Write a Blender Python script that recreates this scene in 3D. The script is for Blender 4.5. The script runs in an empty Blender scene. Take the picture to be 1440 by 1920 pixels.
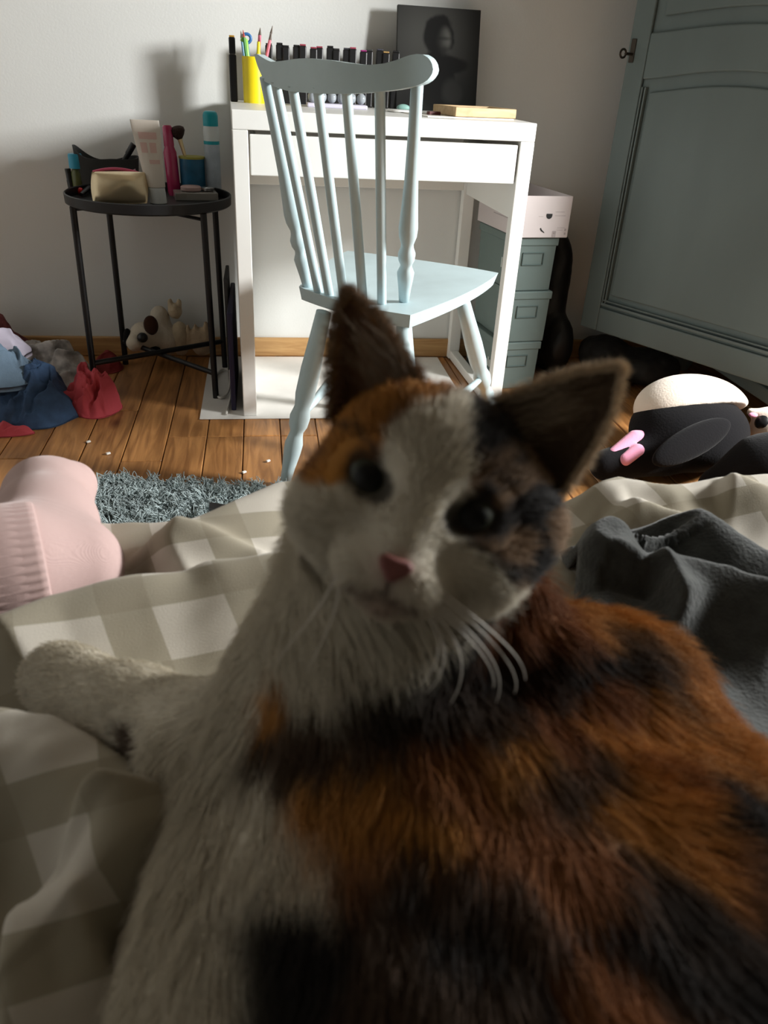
import bpy, bmesh, math, random
import numpy as np
from mathutils import Vector, Matrix
rng = np.random.default_rng(7); random.seed(7)
scene = bpy.context.scene
COL = scene.collection

# ------------------------------------------------------------------ camera
CAM = np.array([0.0792, -2.5135, 0.8420]); YAW, PITCH, ROLL, FPX = -0.1678, 0.5137, 0.0573, 1462.7
def cam_axes():
    f = np.array([-math.sin(YAW)*math.cos(PITCH), math.cos(YAW)*math.cos(PITCH), -math.sin(PITCH)])
    r = np.array([math.cos(YAW), math.sin(YAW), 0.0]); u = np.cross(r, f)
    c, s = math.cos(ROLL), math.sin(ROLL)
    return c*r+s*u, -s*r+c*u, f
CR, CU, CF = cam_axes()
cd = bpy.data.cameras.new('camera'); cam = bpy.data.objects.new('camera', cd); COL.objects.link(cam)
cam.matrix_world = Matrix([[CR[0], CU[0], -CF[0], CAM[0]], [CR[1], CU[1], -CF[1], CAM[1]], [CR[2], CU[2], -CF[2], CAM[2]], [0, 0, 0, 1]])
cd.sensor_fit = 'VERTICAL'; cd.sensor_height = 36.0; cd.lens = 36.0*FPX/1920.0
cd.clip_start = 0.01; cd.clip_end = 50
cd.dof.use_dof = True; cd.dof.focus_distance = 1.7; cd.dof.aperture_fstop = 10.5
scene.camera = cam
def at(px, py, z=None, y=None, d=None, x=None):
    """point of the room seen at a spot of the photograph, on the given height / plane / distance"""
    D = CF + CR*(px-720)/FPX + CU*(960-py)/FPX
    if z is not None: t = (z-CAM[2])/D[2]
    elif y is not None: t = (y-CAM[1])/D[1]
    elif x is not None: t = (x-CAM[0])/D[0]
    else: t = d
    return CAM + t*D

def project(P):
    d = np.array(P, float)-CAM; z = d@CF; return np.array([720+FPX*(d@CR)/z, 960-FPX*(d@CU)/z])

# ------------------------------------------------------------------ world, daylight, exposure
w = bpy.data.worlds.new('sky'); scene.world = w; w.use_nodes = True
w.node_tree.nodes['Background'].inputs[0].default_value = (0.90, 0.95, 1.0, 1)
w.node_tree.nodes['Background'].inputs[1].default_value = 2.6
WIN_Y, WIN_Z = -1.50, 1.30
ld = bpy.data.lights.new('window_daylight', 'AREA'); ld.shape = 'RECTANGLE'; ld.size = 0.34; ld.size_y = 0.42
ld.energy = 70; ld.color = (1.0, 1.0, 0.98)
lo = bpy.data.objects.new('window_daylight', ld); COL.objects.link(lo)
lo.location = (2.35, WIN_Y-0.02, WIN_Z+0.02); lo.rotation_euler = (Vector((0.3, -0.55, 0.55))-Vector(lo.location)).to_track_quat('-Z', 'Y').to_euler()
vs = scene.view_settings
vs.view_transform = 'Standard'; vs.look = 'None'; vs.gamma = 1.0; vs.use_curve_mapping = False; vs.exposure = 0.82

# ------------------------------------------------------------------ helpers
def tag(o, label, cat, group=None):
    o['label'] = label; o['category'] = cat
    if group: o['group'] = group
    return o
def empty(name, loc, label=None, cat=None, group=None, rz=0.0):
    o = bpy.data.objects.new(name, None); COL.objects.link(o)
    o.empty_display_size = 0.05; o.location = Vector([float(v) for v in loc]); o.rotation_euler = (0, 0, rz)
    if label: tag(o, label, cat, group)
    return o
def finish(name, verts, faces, mat, parent=None, base=None, smooth=False, bevel=0.0, colors=None, uvs=None, world=True, segs=2):
    """one mesh object; world-space verts are made local to the (unrotated) parent or to the base point"""
    V = np.array(verts, float).reshape(-1, 3)
    off = np.zeros(3)
    if world:
        if parent is not None:
            p = parent
            while p is not None: off = off+np.array(p.location); p = p.parent
        elif base is not None: off = np.array(base, float)
    me = bpy.data.meshes.new(name)
    me.from_pydata((V-off).tolist(), [], [tuple(int(i) for i in f) for f in faces])
    me.update()
    if mat: me.materials.append(mat)
    o = bpy.data.objects.new(name, me); COL.objects.link(o)
    if parent is not None: o.parent = parent
    elif base is not None: o.location = Vector([float(v) for v in base])
    if smooth: me.polygons.foreach_set('use_smooth', [True]*len(me.polygons))
    if smooth == 'auto':
        me.polygons.foreach_set('use_smooth', [True]*len(me.polygons)); me.set_sharp_from_angle(angle=math.radians(40))
    if colors is not None:
        a = me.color_attributes.new('coat', 'FLOAT_COLOR', 'POINT'); c = np.ones((len(V), 4), np.float32); c[:, :3] = colors
        a.data.foreach_set('color', c.ravel())
    if uvs is not None:
        uv = me.uv_layers.new(name='UVMap'); li = np.zeros(len(me.loops), np.int32); me.loops.foreach_get('vertex_index', li)
        uv.data.foreach_set('uv', np.array(uvs, np.float32)[li].ravel())
    if bevel:
        m = o.modifiers.new('bevel', 'BEVEL'); m.width = bevel; m.segments = segs; m.limit_method = 'ANGLE'; m.angle_limit = math.radians(35)
    return o
class MB:
    def __init__(s): s.v = []; s.f = []
    def add(s, V, F):
        n = len(s.v); s.v += [tuple(map(float, p)) for p in V]; s.f += [tuple(i+n for i in q) for q in F]; return s
    def box(s, lo, hi):
        x0, y0, z0 = lo; x1, y1, z1 = hi
        return s.add([(x0, y0, z0), (x1, y0, z0), (x1, y1, z0), (x0, y1, z0), (x0, y0, z1), (x1, y0, z1), (x1, y1, z1), (x0, y1, z1)],
                     [(0, 3, 2, 1), (4, 5, 6, 7), (0, 1, 5, 4), (1, 2, 6, 5), (2, 3, 7, 6), (3, 0, 4, 7)])
    def obox(s, c, ax, half):
        """box with its own axes (3 unit vectors) and half sizes"""
        c = np.array(c, float); ax = [np.array(a, float) for a in ax]; V = []
        for k in (-1, 1):
            for (i, j) in ((-1, -1), (1, -1), (1, 1), (-1, 1)): V.append(c+ax[0]*half[0]*i+ax[1]*half[1]*j+ax[2]*half[2]*k)
        return s.add(V, [(0, 3, 2, 1), (4, 5, 6, 7), (0, 1, 5, 4), (1, 2, 6, 5), (2, 3, 7, 6), (3, 0, 4, 7)])
    def lathe(s, a, b, prof, n=20, cap=True):
        """turned solid on the axis a-b; prof = [(t along the axis, radius)]"""
        a = np.array(a, float); b = np.array(b, float); d = b-a; L = np.linalg.norm(d); d = d/L
        h = np.array([1, 0, 0]) if abs(d[0]) < .9 else np.array([0, 1, 0]); e1 = np.cross(d, h); e1 /= np.linalg.norm(e1); e2 = np.cross(d, e1)
        V = []; F = []
        for (t, r) in prof:
            for k in range(n):
                q = 2*math.pi*k/n; V.append(a+d*L*t+(e1*math.cos(q)+e2*math.sin(q))*r)
        for i in range(len(prof)-1):
            for k in range(n): F.append((i*n+k, i*n+(k+1) % n, (i+1)*n+(k+1) % n, (i+1)*n+k))
        if cap: F.append(tuple(range(n))[::-1]); F.append(tuple((len(prof)-1)*n+k for k in range(n)))
        return s.add(V, F)
    def cyl(s, a, b, r, r2=None, n=16): return s.lathe(a, b, [(0, r), (1, r if r2 is None else r2)], n)
    def tube(s, pts, rad, n=10):
        P = np.array(pts, float); m = len(P); R = np.full(m, rad) if np.isscalar(rad) else np.array(rad, float)
        T = np.gradient(P, axis=0); T /= np.linalg.norm(T, axis=1)[:, None]+1e-12
        h = np.array([0, 0, 1.0]) if abs(T[0][2]) < .9 else np.array([1.0, 0, 0]); e = np.cross(T[0], h); e /= np.linalg.norm(e)
        V = []; F = []
        for i in range(m):
            e = e-T[i]*(e@T[i]); e /= np.linalg.norm(e); g = np.cross(T[i], e)
            for k in range(n):
                q = 2*math.pi*k/n; V.append(P[i]+(e*math.cos(q)+g*math.sin(q))*R[i])
        for i in range(m-1):
            for k in range(n): F.append((i*n+k, i*n+(k+1) % n, (i+1)*n+(k+1) % n, (i+1)*n+k))
        F.append(tuple(range(n))[::-1]); F.append(tuple((m-1)*n+k for k in range(n)))
        return s.add(V, F)
    def ell(s, c, r, ax=None, nu=20, nv=12):
        c = np.array(c, float); ax = np.eye(3) if ax is None else np.array(ax); V = []; F = []
        for i in range(1, nv):
            t = math.pi*i/nv
            for k in range(nu):
                q = 2*math.pi*k/nu; l = np.array([math.sin(t)*math.cos(q)*r[0], math.sin(t)*math.sin(q)*r[1], math.cos(t)*r[2]]); V.append(c+l@ax)
        for i in range(nv-2):
            for k in range(nu): F.append((i*nu+k, (i+1)*nu+k, (i+1)*nu+(k+1) % nu, i*nu+(k+1) % nu))
        V.append(c+np.array([0, 0, r[2]])@ax); V.append(c-np.array([0, 0, r[2]])@ax); a = len(V)-2
        for k in range(nu): F.append((a, k, (k+1) % nu)); F.append((a+1, (nv-2)*nu+(k+1) % nu, (nv-2)*nu+k))
        return s.add(V, F)
    def prism(s, poly, ez, o=(0, 0, 0), ex=(1, 0, 0), ey=(0, 1, 0)):
        """flat outline in the ex-ey plane at o, pushed out along the vector ez"""
        o, ex, ey, ez = [np.array(q, float) for q in (o, ex, ey, ez)]; n = len(poly)
        V = [o+ex*p[0]+ey*p[1] for p in poly]+[o+ex*p[0]+ey*p[1]+ez for p in poly]
        F = [tuple(range(n))[::-1], tuple(range(n, 2*n))]+[(k, (k+1) % n, n+(k+1) % n, n+k) for k in range(n)]
        return s.add(V, F)
    def grid(s, P, closed_u=False, two=None):
        """P[i][j] points; two = offset grid for the back side (makes it solid)"""
        P = np.array(P, float); a, b = P.shape[:2]; V = P.reshape(-1, 3); F = []
        for i in range(a-1):
            for j in range(b-1): F.append((i*b+j, (i+1)*b+j, (i+1)*b+j+1, i*b+j+1))
        if two is not None:
            N = a*b; V = np.vstack([V, np.array(two, float).reshape(-1, 3)])
            F += [tuple(N+k for k in q[::-1]) for q in list(F)]
            rim = [i*b for i in range(a)]+[(a-1)*b+j for j in range(1, b)]+[i*b+b-1 for i in range(a-2, -1, -1)]+[j for j in range(b-2, 0, -1)]
            for k in range(len(rim)): p, q = rim[k], rim[(k+1) % len(rim)]; F.append((q, p, N+p, N+q))
        return s.add(V, F)
    def build(s, name, mat, parent=None, **k): return finish(name, s.v, s.f, mat, parent, **k)
def copy_tree(o, parent=None):
    c = o.copy(); COL.objects.link(c); c.parent = parent
    for ch in list(o.children): copy_tree(ch, c)
    return c

# ---- smooth organic shapes: distance field -> surface nets
def rcone(P, a, b, ra, rb):
    a = np.array(a, np.float32); b = np.array(b, np.float32); d = b-a
    t = np.clip(((P-a)@d)/float(d@d), 0, 1); return np.linalg.norm(P-a-t[..., None]*d, axis=-1)-(ra+(rb-ra)*t)
def ell(P, c, r, ax=None):
    q = P-np.array(c, np.float32)
    if ax is not None: q = q@np.array(ax, np.float32).T
    r = np.array(r, np.float32); k0 = np.linalg.norm(q/r, axis=-1); k1 = np.linalg.norm(q/(r*r), axis=-1)
    return k0*(k0-1)/np.maximum(k1, 1e-6)
def smin(a, b, k):
    if k <= 0: return np.minimum(a, b)
    h = np.clip(.5+.5*(b-a)/k, 0, 1); return b+(a-b)*h-k*h*(1-h)
def smax(a, b, k): return -smin(-a, -b, k)
def nets(fn, lo, hi, h):
    lo = np.array(lo, float); hi = np.array(hi, float); n = np.ceil((hi-lo)/h).astype(int)+1
    ax = [(lo[i]+h*np.arange(n[i])).astype(np.float32) for i in range(3)]
    F = np.empty(n, np.float32)
    for i0 in range(0, n[0], 16):
        X, Y, Z = np.meshgrid(ax[0][i0:i0+16], ax[1], ax[2], indexing='ij'); F[i0:i0+16] = fn(np.stack([X, Y, Z], -1))
    S = F < 0; m = n-1
    cs = np.zeros(m, np.int8)
    for a in (0, 1):
        for b in (0, 1):
            for c in (0, 1): cs += S[a:a+m[0], b:b+m[1], c:c+m[2]]
    act = (cs > 0) & (cs < 8); I = np.argwhere(act); idx = -np.ones(m, np.int64); idx[act] = np.arange(len(I))
    acc = np.zeros((len(I), 3)); cnt = np.zeros(len(I)); cor = [(a, b, c) for a in (0, 1) for b in (0, 1) for c in (0, 1)]
    for p in cor:
        for k in range(3):
            if p[k] == 1: continue
            q = list(p); q[k] = 1
            fa = F[I[:, 0]+p[0], I[:, 1]+p[1], I[:, 2]+p[2]]; fb = F[I[:, 0]+q[0], I[:, 1]+q[1], I[:, 2]+q[2]]
            g = (fa < 0) != (fb < 0); t = np.where(g, fa/np.where(g, fa-fb, 1), 0)
            pos = np.tile(np.array(p, float), (len(I), 1)); pos[:, k] += t; acc[g] += pos[g]; cnt[g] += 1
    V = lo+h*(I+acc/cnt[:, None]); Q = []
    for k in range(3):
        a, b = [(1, 2), (2, 0), (0, 1)][k]; s0 = [slice(None)]*3; s1 = [slice(None)]*3; s0[k] = slice(0, -1); s1[k] = slice(1, None)
        A = S[tuple(s0)]; B = S[tuple(s1)]; E = np.argwhere(A != B); E = E[(E[:, a] > 0) & (E[:, b] > 0) & (E[:, a] < m[a]) & (E[:, b] < m[b])]
        ea = np.zeros(3, int); ea[a] = 1; eb = np.zeros(3, int); eb[b] = 1
        c0, c1, c2, c3 = E-ea-eb, E-eb, E, E-ea
        q = np.stack([idx[tuple(c.T)] for c in (c0, c1, c2, c3)], 1); fl = A[tuple(E.T)]
        q[~fl] = q[~fl][:, ::-1]; Q.append(q)
    return V, np.vstack(Q), F
def wav(P, seed, freq, n=7):
    """smooth pseudo noise, about -1..1"""
    r = np.random.default_rng(seed); K = r.normal(size=(n, P.shape[-1]))*freq; ph = r.uniform(0, 6.28, n); a = r.uniform(.5, 1, n)
    return (np.sin(P@K.T+ph)*a).sum(-1)/a.sum()*1.6
def sstep(x, a, b): t = np.clip((x-a)/(b-a), 0, 1); return t*t*(3-2*t)

# ---- fold lines
def seg_dist(X, Y, P):
    """distance to a polyline and side (near the viewer negative)"""
    D = np.full(X.shape, 9.0); S = np.zeros(X.shape); A = np.zeros(X.shape); n_ = len(P)-1
    for k_, (a, b) in enumerate(zip(P[:-1], P[1:])):
        d = b-a; t = np.clip(((X-a[0])*d[0]+(Y-a[1])*d[1])/(d@d), 0, 1); ex_, ey_ = X-a[0]-t*d[0], Y-a[1]-t*d[1]; q = np.hypot(ex_, ey_)
        s_ = np.sign(d[0]*ey_-d[1]*ex_); m = q < D; D = np.where(m, q, D); S = np.where(m, s_, S); A = np.where(m, (k_+t)/n_, A)
    return D, S, sstep(A, 0, .16)*sstep(1-A, 0, .16)

# ---- materials
def mat(name, col, rough=.6, metal=0.0, var=.0, vscale=8.0, bump=0.0, bscale=60.0, sheen=0.0, spec=.5, col2=None, trans=0.0, ior=1.45, coat=0.0, stretch=(1, 1, 1), alpha=1.0, detail=4.0):
    m = bpy.data.materials.new(name); m.use_nodes = True; nt = m.node_tree; b = nt.nodes['Principled BSDF']
    b.inputs['Base Color'].default_value = (*col, 1); b.inputs['Roughness'].default_value = rough; b.inputs['Metallic'].default_value = metal
    b.inputs['Specular IOR Level'].default_value = spec; b.inputs['Transmission Weight'].default_value = trans; b.inputs['IOR'].default_value = ior
    b.inputs['Coat Weight'].default_value = coat; b.inputs['Alpha'].default_value = alpha
    if sheen: b.inputs['Sheen Weight'].default_value = sheen; b.inputs['Sheen Roughness'].default_value = .5
    tc = nt.nodes.new('ShaderNodeTexCoord'); mp = nt.nodes.new('ShaderNodeMapping'); mp.inputs['Scale'].default_value = stretch
    nt.links.new(tc.outputs['Object'], mp.inputs['Vector'])
    if var or col2:
        n = nt.nodes.new('ShaderNodeTexNoise'); n.inputs['Scale'].default_value = vscale; n.inputs['Detail'].default_value = detail; nt.links.new(mp.outputs[0], n.inputs['Vector'])
        r = nt.nodes.new('ShaderNodeValToRGB'); r.color_ramp.elements[0].position = .32; r.color_ramp.elements[1].position = .68
        c2 = col2 if col2 else tuple(min(1, c*(1+var)) for c in col); c1 = col if col2 else tuple(c*(1-var) for c in col)
        r.color_ramp.elements[0].color = (*c1, 1); r.color_ramp.elements[1].color = (*c2, 1)
        nt.links.new(n.outputs['Fac'], r.inputs['Fac']); nt.links.new(r.outputs['Color'], b.inputs['Base Color'])
    if bump:
        n2 = nt.nodes.new('ShaderNodeTexNoise'); n2.inputs['Scale'].default_value = bscale; n2.inputs['Detail'].default_value = 5; nt.links.new(mp.outputs[0], n2.inputs['Vector'])
        bp = nt.nodes.new('ShaderNodeBump'); bp.inputs['Strength'].default_value = bump; bp.inputs['Distance'].default_value = .004
        nt.links.new(n2.outputs['Fac'], bp.inputs['Height']); nt.links.new(bp.outputs[0], b.inputs['Normal'])
    return m
def attr_mat(name, rough=.7, sheen=0.0, spec=.3, var=0.0):
    m = bpy.data.materials.new(name); m.use_nodes = True; nt = m.node_tree; b = nt.nodes['Principled BSDF']
    a = nt.nodes.new('ShaderNodeAttribute'); a.attribute_name = 'coat'; nt.links.new(a.outputs['Color'], b.inputs['Base Color'])
    b.inputs['Roughness'].default_value = rough; b.inputs['Specular IOR Level'].default_value = spec
    if sheen: b.inputs['Sheen Weight'].default_value = sheen
    return m
def wood_mat(name, c1, c2, rough=.45, axis=1, scale=3.0):
    m = bpy.data.materials.new(name); m.use_nodes = True; nt = m.node_tree; b = nt.nodes['Principled BSDF']; L = nt.links.new
    tc = nt.nodes.new('ShaderNodeTexCoord'); mp = nt.nodes.new('ShaderNodeMapping'); s = [14, 14, 14]; s[axis] = 1.1; mp.inputs['Scale'].default_value = s
    oi = nt.nodes.new('ShaderNodeObjectInfo'); ad = nt.nodes.new('ShaderNodeVectorMath'); ad.operation = 'ADD'
    mu = nt.nodes.new('ShaderNodeVectorMath'); mu.operation = 'SCALE'; mu.inputs['Scale'].default_value = 37.0
    cx = nt.nodes.new('ShaderNodeCombineXYZ'); [L(oi.outputs['Random'], cx.inputs[i]) for i in range(3)]; L(cx.outputs[0], mu.inputs[0])
    L(tc.outputs['Object'], mp.inputs['Vector']); L(mp.outputs[0], ad.inputs[0]); L(mu.outputs[0], ad.inputs[1])
    n = nt.nodes.new('ShaderNodeTexNoise'); n.inputs['Scale'].default_value = scale; n.inputs['Detail'].default_value = 8; n.inputs['Distortion'].default_value = 1.6; L(ad.outputs[0], n.inputs['Vector'])
    r = nt.nodes.new('ShaderNodeValToRGB'); r.color_ramp.elements[0].position = .35; r.color_ramp.elements[1].position = .66
    r.color_ramp.elements[0].color = (*c1, 1); r.color_ramp.elements[1].color = (*c2, 1); L(n.outputs['Fac'], r.inputs['Fac'])
    # knots: sparse dark spots
    mk = nt.nodes.new('ShaderNodeMapping'); s2 = [7, 7, 7]; s2[axis] = 2.8; mk.inputs['Scale'].default_value = s2; L(tc.outputs['Object'], mk.inputs['Vector'])
    ad2 = nt.nodes.new('ShaderNodeVectorMath'); ad2.operation = 'ADD'; L(mk.outputs[0], ad2.inputs[0]); L(mu.outputs[0], ad2.inputs[1])
    vo = nt.nodes.new('ShaderNodeTexVoronoi'); vo.inputs['Scale'].default_value = 1.0; L(ad2.outputs[0], vo.inputs['Vector'])
    kr = nt.nodes.new('ShaderNodeValToRGB'); kr.color_ramp.elements[0].position = .03; kr.color_ramp.elements[1].position = .14
    kr.color_ramp.elements[0].color = (.28, .22, .2, 1); kr.color_ramp.elements[1].color = (1, 1, 1, 1); L(vo.outputs['Distance'], kr.inputs['Fac'])
    mx = nt.nodes.new('ShaderNodeMix'); mx.data_type = 'RGBA'; mx.blend_type = 'MULTIPLY'; mx.inputs['Factor'].default_value = 1.0; L(r.outputs['Color'], mx.inputs['A']); L(kr.outputs['Color'], mx.inputs['B'])
    hv = nt.nodes.new('ShaderNodeHueSaturation'); mr = nt.nodes.new('ShaderNodeMapRange'); mr.inputs['To Min'].default_value = .78; mr.inputs['To Max'].default_value = 1.15
    L(oi.outputs['Random'], mr.inputs['Value']); L(mr.outputs[0], hv.inputs['Value']); L(mx.outputs['Result'], hv.inputs['Color']); L(hv.outputs[0], b.inputs['Base Color'])
    b.inputs['Roughness'].default_value = rough
    bp = nt.nodes.new('ShaderNodeBump'); bp.inputs['Strength'].default_value = .15; bp.inputs['Distance'].default_value = .002; L(n.outputs['Fac'], bp.inputs['Height']); L(bp.outputs[0], b.inputs['Normal'])
    return m
M = {}
M['wall'] = mat('wall_paint', (.74, .75, .73), .9, var=.02, vscale=3, bump=.08, bscale=180)
M['ceil'] = mat('ceiling_boards', (.20, .165, .12), .95)
M['wall2'] = mat('dark_wall_paint', (.13, .115, .085), .95)
M['floor'] = wood_mat('pine_floor', (.27, .115, .036), (.52, .245, .082), .40, axis=1)
M['gap'] = mat('floor_gap', (.03, .015, .008), .9)
M['skirt'] = wood_mat('pine_skirting', (.42, .22, .08), (.60, .36, .15), .45, axis=0)
M['white'] = mat('white_lacquer', (.83, .83, .80), .38, var=.015, vscale=5)
M['whitein'] = mat('white_board', (.80, .78, .73), .6)
M['steel'] = mat('screw_steel', (.35, .33, .3), .4, .8)
M['blue'] = mat('pale_blue_paint', (.49, .61, .64), .42, var=.05, vscale=14, bump=.05, bscale=40)
M['worn'] = mat('worn_paint', (.25, .27, .27), .7)
M['wardrobe'] = mat('grey_green_paint', (.125, .160, .157), .55, var=.10, vscale=5, bump=.12, bscale=30, stretch=(1, 1, .35))
M['key'] = mat('dark_brass', (.06, .05, .04), .45, .8)
M['blackmetal'] = mat('black_metal', (.012, .012, .013), .42, .3)
M['black'] = mat('black_plastic', (.012, .012, .013), .35)
M['yellow'] = mat('yellow_plastic', (.86, .68, .01), .35)
M['teal'] = mat('sea_green_card', (.135, .182, .172), .7, var=.05, vscale=6)
M['tealdark'] = mat('sea_green_shadow_line', (.085, .125, .12), .7)
M['print'] = mat('pale_print', (.62, .66, .63), .7)
M['pinkwhite'] = mat('white_card', (.58, .525, .52), .7)
M['ink'] = mat('black_ink', (.012, .012, .012), .7)
M['greyink'] = mat('grey_ink', (.38, .34, .34), .7)
M['velvet'] = mat('black_plush', (.008, .0075, .0085), .95, sheen=.06, bump=.25, bscale=220, spec=.1)
M['velvet2'] = mat('charcoal_plush', (.018, .017, .019), .95, sheen=.10, bump=.25, bscale=220, spec=.1)
M['cream'] = mat('cream_plush', (.83, .72, .62), .95, sheen=.2, bump=.25, bscale=200, spec=.1)
M['pink'] = mat('pink_plush', (.80, .33, .48), .9, sheen=.3, bump=.2, bscale=200, spec=.1)
M['tan'] = mat('tan_plush', (.42, .31, .20), .95, sheen=.2, bump=.5, bscale=140, var=.15, vscale=30, spec=.1)
M['tan2'] = mat('beige_plush', (.50, .40, .27), .95, sheen=.2, bump=.5, bscale=140, var=.15, vscale=30, spec=.1)
M['brown'] = mat('brown_plush', (.045, .018, .010), .95, sheen=.2, bump=.4, bscale=140, spec=.1)
M['navy'] = mat('navy_board', (.012, .010, .045), .5)
M['grey'] = mat('dark_grey_board', (.05, .05, .05), .6)

# ================================================================== the room
XL, XR, YB, YF, ZC, T = -1.9, 2.10, 0.03, -4.3, 2.45, .12
def struct(o): o['kind'] = 'structure'; return o
fb = MB().box((XL, YF, -.06), (XR, YB, -.012)).build('floor', M['gap']); struct(fb)
r_ = random.Random(3); x = XL+.02; i = 0
joints = {}
while x < XR-.03:
    wd = .093+r_.uniform(-.004, .006); x1 = min(x+wd, XR-.005)
    cuts = [YF+.01, -2.6+r_.uniform(-.5, .5)]
    if -.45 < x < .75: cuts.append(-.625+r_.choice((0, 0, 0, .18, -.14)))
    else: cuts.append(r_.uniform(-1.4, -.3))
    cuts.append(YB-.005)
    for a, b in zip(cuts[:-1], cuts[1:]):
        z = r_.uniform(-.0015, .0005)
        p = MB().box((x+.0012, a+.0015, -.02), (x1-.0012, b-.0015, z)).build('plank', M['floor'], bevel=.0018, segs=1)
        p.parent = fb
    x = x1
bk = struct(MB().box((XL-T, YB, -.06), (XR+T, YB+T, ZC)).build('wall_back', M['wall']))
struct(MB().box((XL-T, YF, -.06), (XL, YB, ZC)).build('wall_left', M['wall']))
struct(MB().box((XL-T, YF-T, -.06), (XR+T, YF, ZC)).build('wall_front', M['wall2']))
struct(MB().box((XL-T, YF-T, ZC), (XR+T, YB+T, ZC+.1)).build('ceiling', M['ceil']))
WY0, WY1, WZ0, WZ1 = WIN_Y-.36, WIN_Y+.36, WIN_Z-.42, WIN_Z+.46
wr = MB().box((XR, YF, -.06), (XR+T, WY0, ZC)).box((XR, WY1, -.06), (XR+T, YB, ZC)).box((XR, WY0, -.06), (XR+T, WY1, WZ0)).box((XR, WY0, WZ1), (XR+T, WY1, ZC))
struct(wr.build('wall_right', M['wall']))
wn = struct(MB().box((XR-.02, WY0-.06, WZ0-.03), (XR+.02, WY1+.06, WZ0)).build('window_1', M['white']))
for nm, lo_, hi_ in (('window_frame', (XR+.03, WY0, WZ0), (XR+.08, WY0+.05, WZ1)), ('window_frame', (XR+.03, WY1-.05, WZ0), (XR+.08, WY1, WZ1)),
                     ('window_frame', (XR+.03, WY0, WZ1-.05), (XR+.08, WY1, WZ1)), ('window_frame', (XR+.03, WY0, WZ0), (XR+.08, WY1, WZ0+.05))):
    MB().box(lo_, hi_).build(nm, M['white'], wn)
struct(MB().box((XL, YB-.014, 0), (1.42, YB, .062)).build('baseboard_back', M['skirt'], bevel=.004))

# ================================================================== desk
DESK_RZ = .0338
desk = empty('writing_desk', (0, 0, 0), 'small white desk with one wide drawer against the back wall', 'desk', rz=DESK_RZ)
def dpart(name, mb, m=None, parent=None, bevel=.002):
    o = mb.build(name, m or M['white'], None, bevel=bevel); o.parent = parent or desk; return o
def dw(x, y, z=0):
    c, s = math.cos(DESK_RZ), math.sin(DESK_RZ); return np.array([c*x-s*y, s*x+c*y, z])
W, D, H = .73, .50, .75
dpart('tabletop', MB().box((0, -D, .709), (W, 0, H)))
dpart('drawer', MB().box((.040, -D+.004, .612), (W-.040, -D+.022, .700)).box((.05, -D+.022, .625), (.06, -.06, .69)).box((W-.06, -D+.022, .625), (W-.05, -.06, .69)).box((.05, -D+.022, .625), (W-.05, -.06, .632)))
lw = .036
for sx in (0, W-lw):
    dpart('leg', MB().box((sx, -D, .0024), (sx+lw, -D+.030, .7085)))
    dpart('leg', MB().box((sx, -.032, .0024), (sx+lw, -.002, .7085)))
    dpart('side_panel', MB().box((sx+.008, -D+.030, .525 if sx else .030), (sx+lw-.008, -.032, .7085)))
    dpart('foot_rail', MB().box((sx+.004, -D+.030, .0024), (sx+lw-.004, -.032, .030)))
br = dpart('back_rail', MB().box((lw, -.026, .535), (W-lw, -.008, .7085)), M['whitein'])
for sx in (.065, W-.075):
    s = MB().lathe((sx, -.0275, .568), (sx, -.026, .568), [(0, .004), (.6, .0062), (1, .0062)], 14).build('screw', M['steel']); s.parent = br

# ================================================================== wardrobe with its door standing open
DA = np.array([1.071, -.177]); DD = np.array([.49844, -.86692]); DN = np.array([-.86692, -.49844])   # free edge, direction to hinge, face normal
wb = empty('wardrobe', (1.70, -.42, 0), 'grey green painted wardrobe with its arched panel door standing open', 'wardrobe')
body = MB().box((1.45, -.80, .09), (1.95, -.02, .13)).box((1.47, -.80, .13), (1.49, -.78, 1.90)).box((1.47, -.80, .13), (1.95, -.78, 1.90)).box((1.47, -.04, .13), (1.95, -.02, 1.90)).box((1.93, -.80, .13), (1.95, -.02, 1.90)).box((1.43, -.83, 1.90), (1.97, -.01, 1.98))
body.build('body', M['wardrobe'], wb, bevel=.006)
for (a, b) in ((1.50, -.75), (1.50, -.10), (1.90, -.75), (1.90, -.10)):
    MB().lathe((a, b, 0), (a, b, .092), [(0, .018), (.3, .03), (.7, .036), (1, .03)], 18).build('foot', M['wardrobe'], wb, smooth='auto')
def dr(s, z, n=0.0): q = DA+DD*s+DN*n; return np.array([q[0], q[1], z])
def arch(s, z0, rise, w=.70): return z0+rise*math.sin(math.pi*min(max((s-.06)/(w-.12), 0), 1))**1.3
def door_strip(poly, n0, n1):
    return MB().prism(poly, np.append(DN, 0)*(n1-n0), o=dr(0, 0, n0), ex=np.append(DD, 0), ey=(0, 0, 1))
dmb = MB(); dmb.add(*(lambda q: (q.v, q.f))(door_strip([(0, .17), (.70, .17), (.70, 1.88), (0, 1.88)], -.024, -.010)))
door = dmb.build('door', M['wardrobe'], wb)
def drs(name, poly, n0, n1, bevel=.004, m=None): return door_strip(poly, n0, n1).build(name, m or M['wardrobe'], door, bevel=bevel, segs=3)
drs('stile', [(0, .17), (.062, .17), (.062, 1.88), (0, 1.88)], -.010, 0)
drs('stile', [(.638, .17), (.70, .17), (.70, 1.88), (.638, 1.88)], -.010, 0)
drs('bottom_rail', [(.062, .17), (.638, .17), (.638, .242), (.062, .242)], -.010, 0)
ss = [.062+(.638-.062)*k/24 for k in range(25)]
drs('middle_rail', [(s, arch(s, .857, .028)) for s in ss]+[(s, arch(s, .965, .020)) for s in ss[::-1]], -.010, 0, .006)
drs('top_rail', [(.062, 1.80), (.638, 1.80), (.638, 1.88), (.062, 1.88)], -.010, 0)
si = [.092+(.608-.092)*k/24 for k in range(25)]
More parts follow.
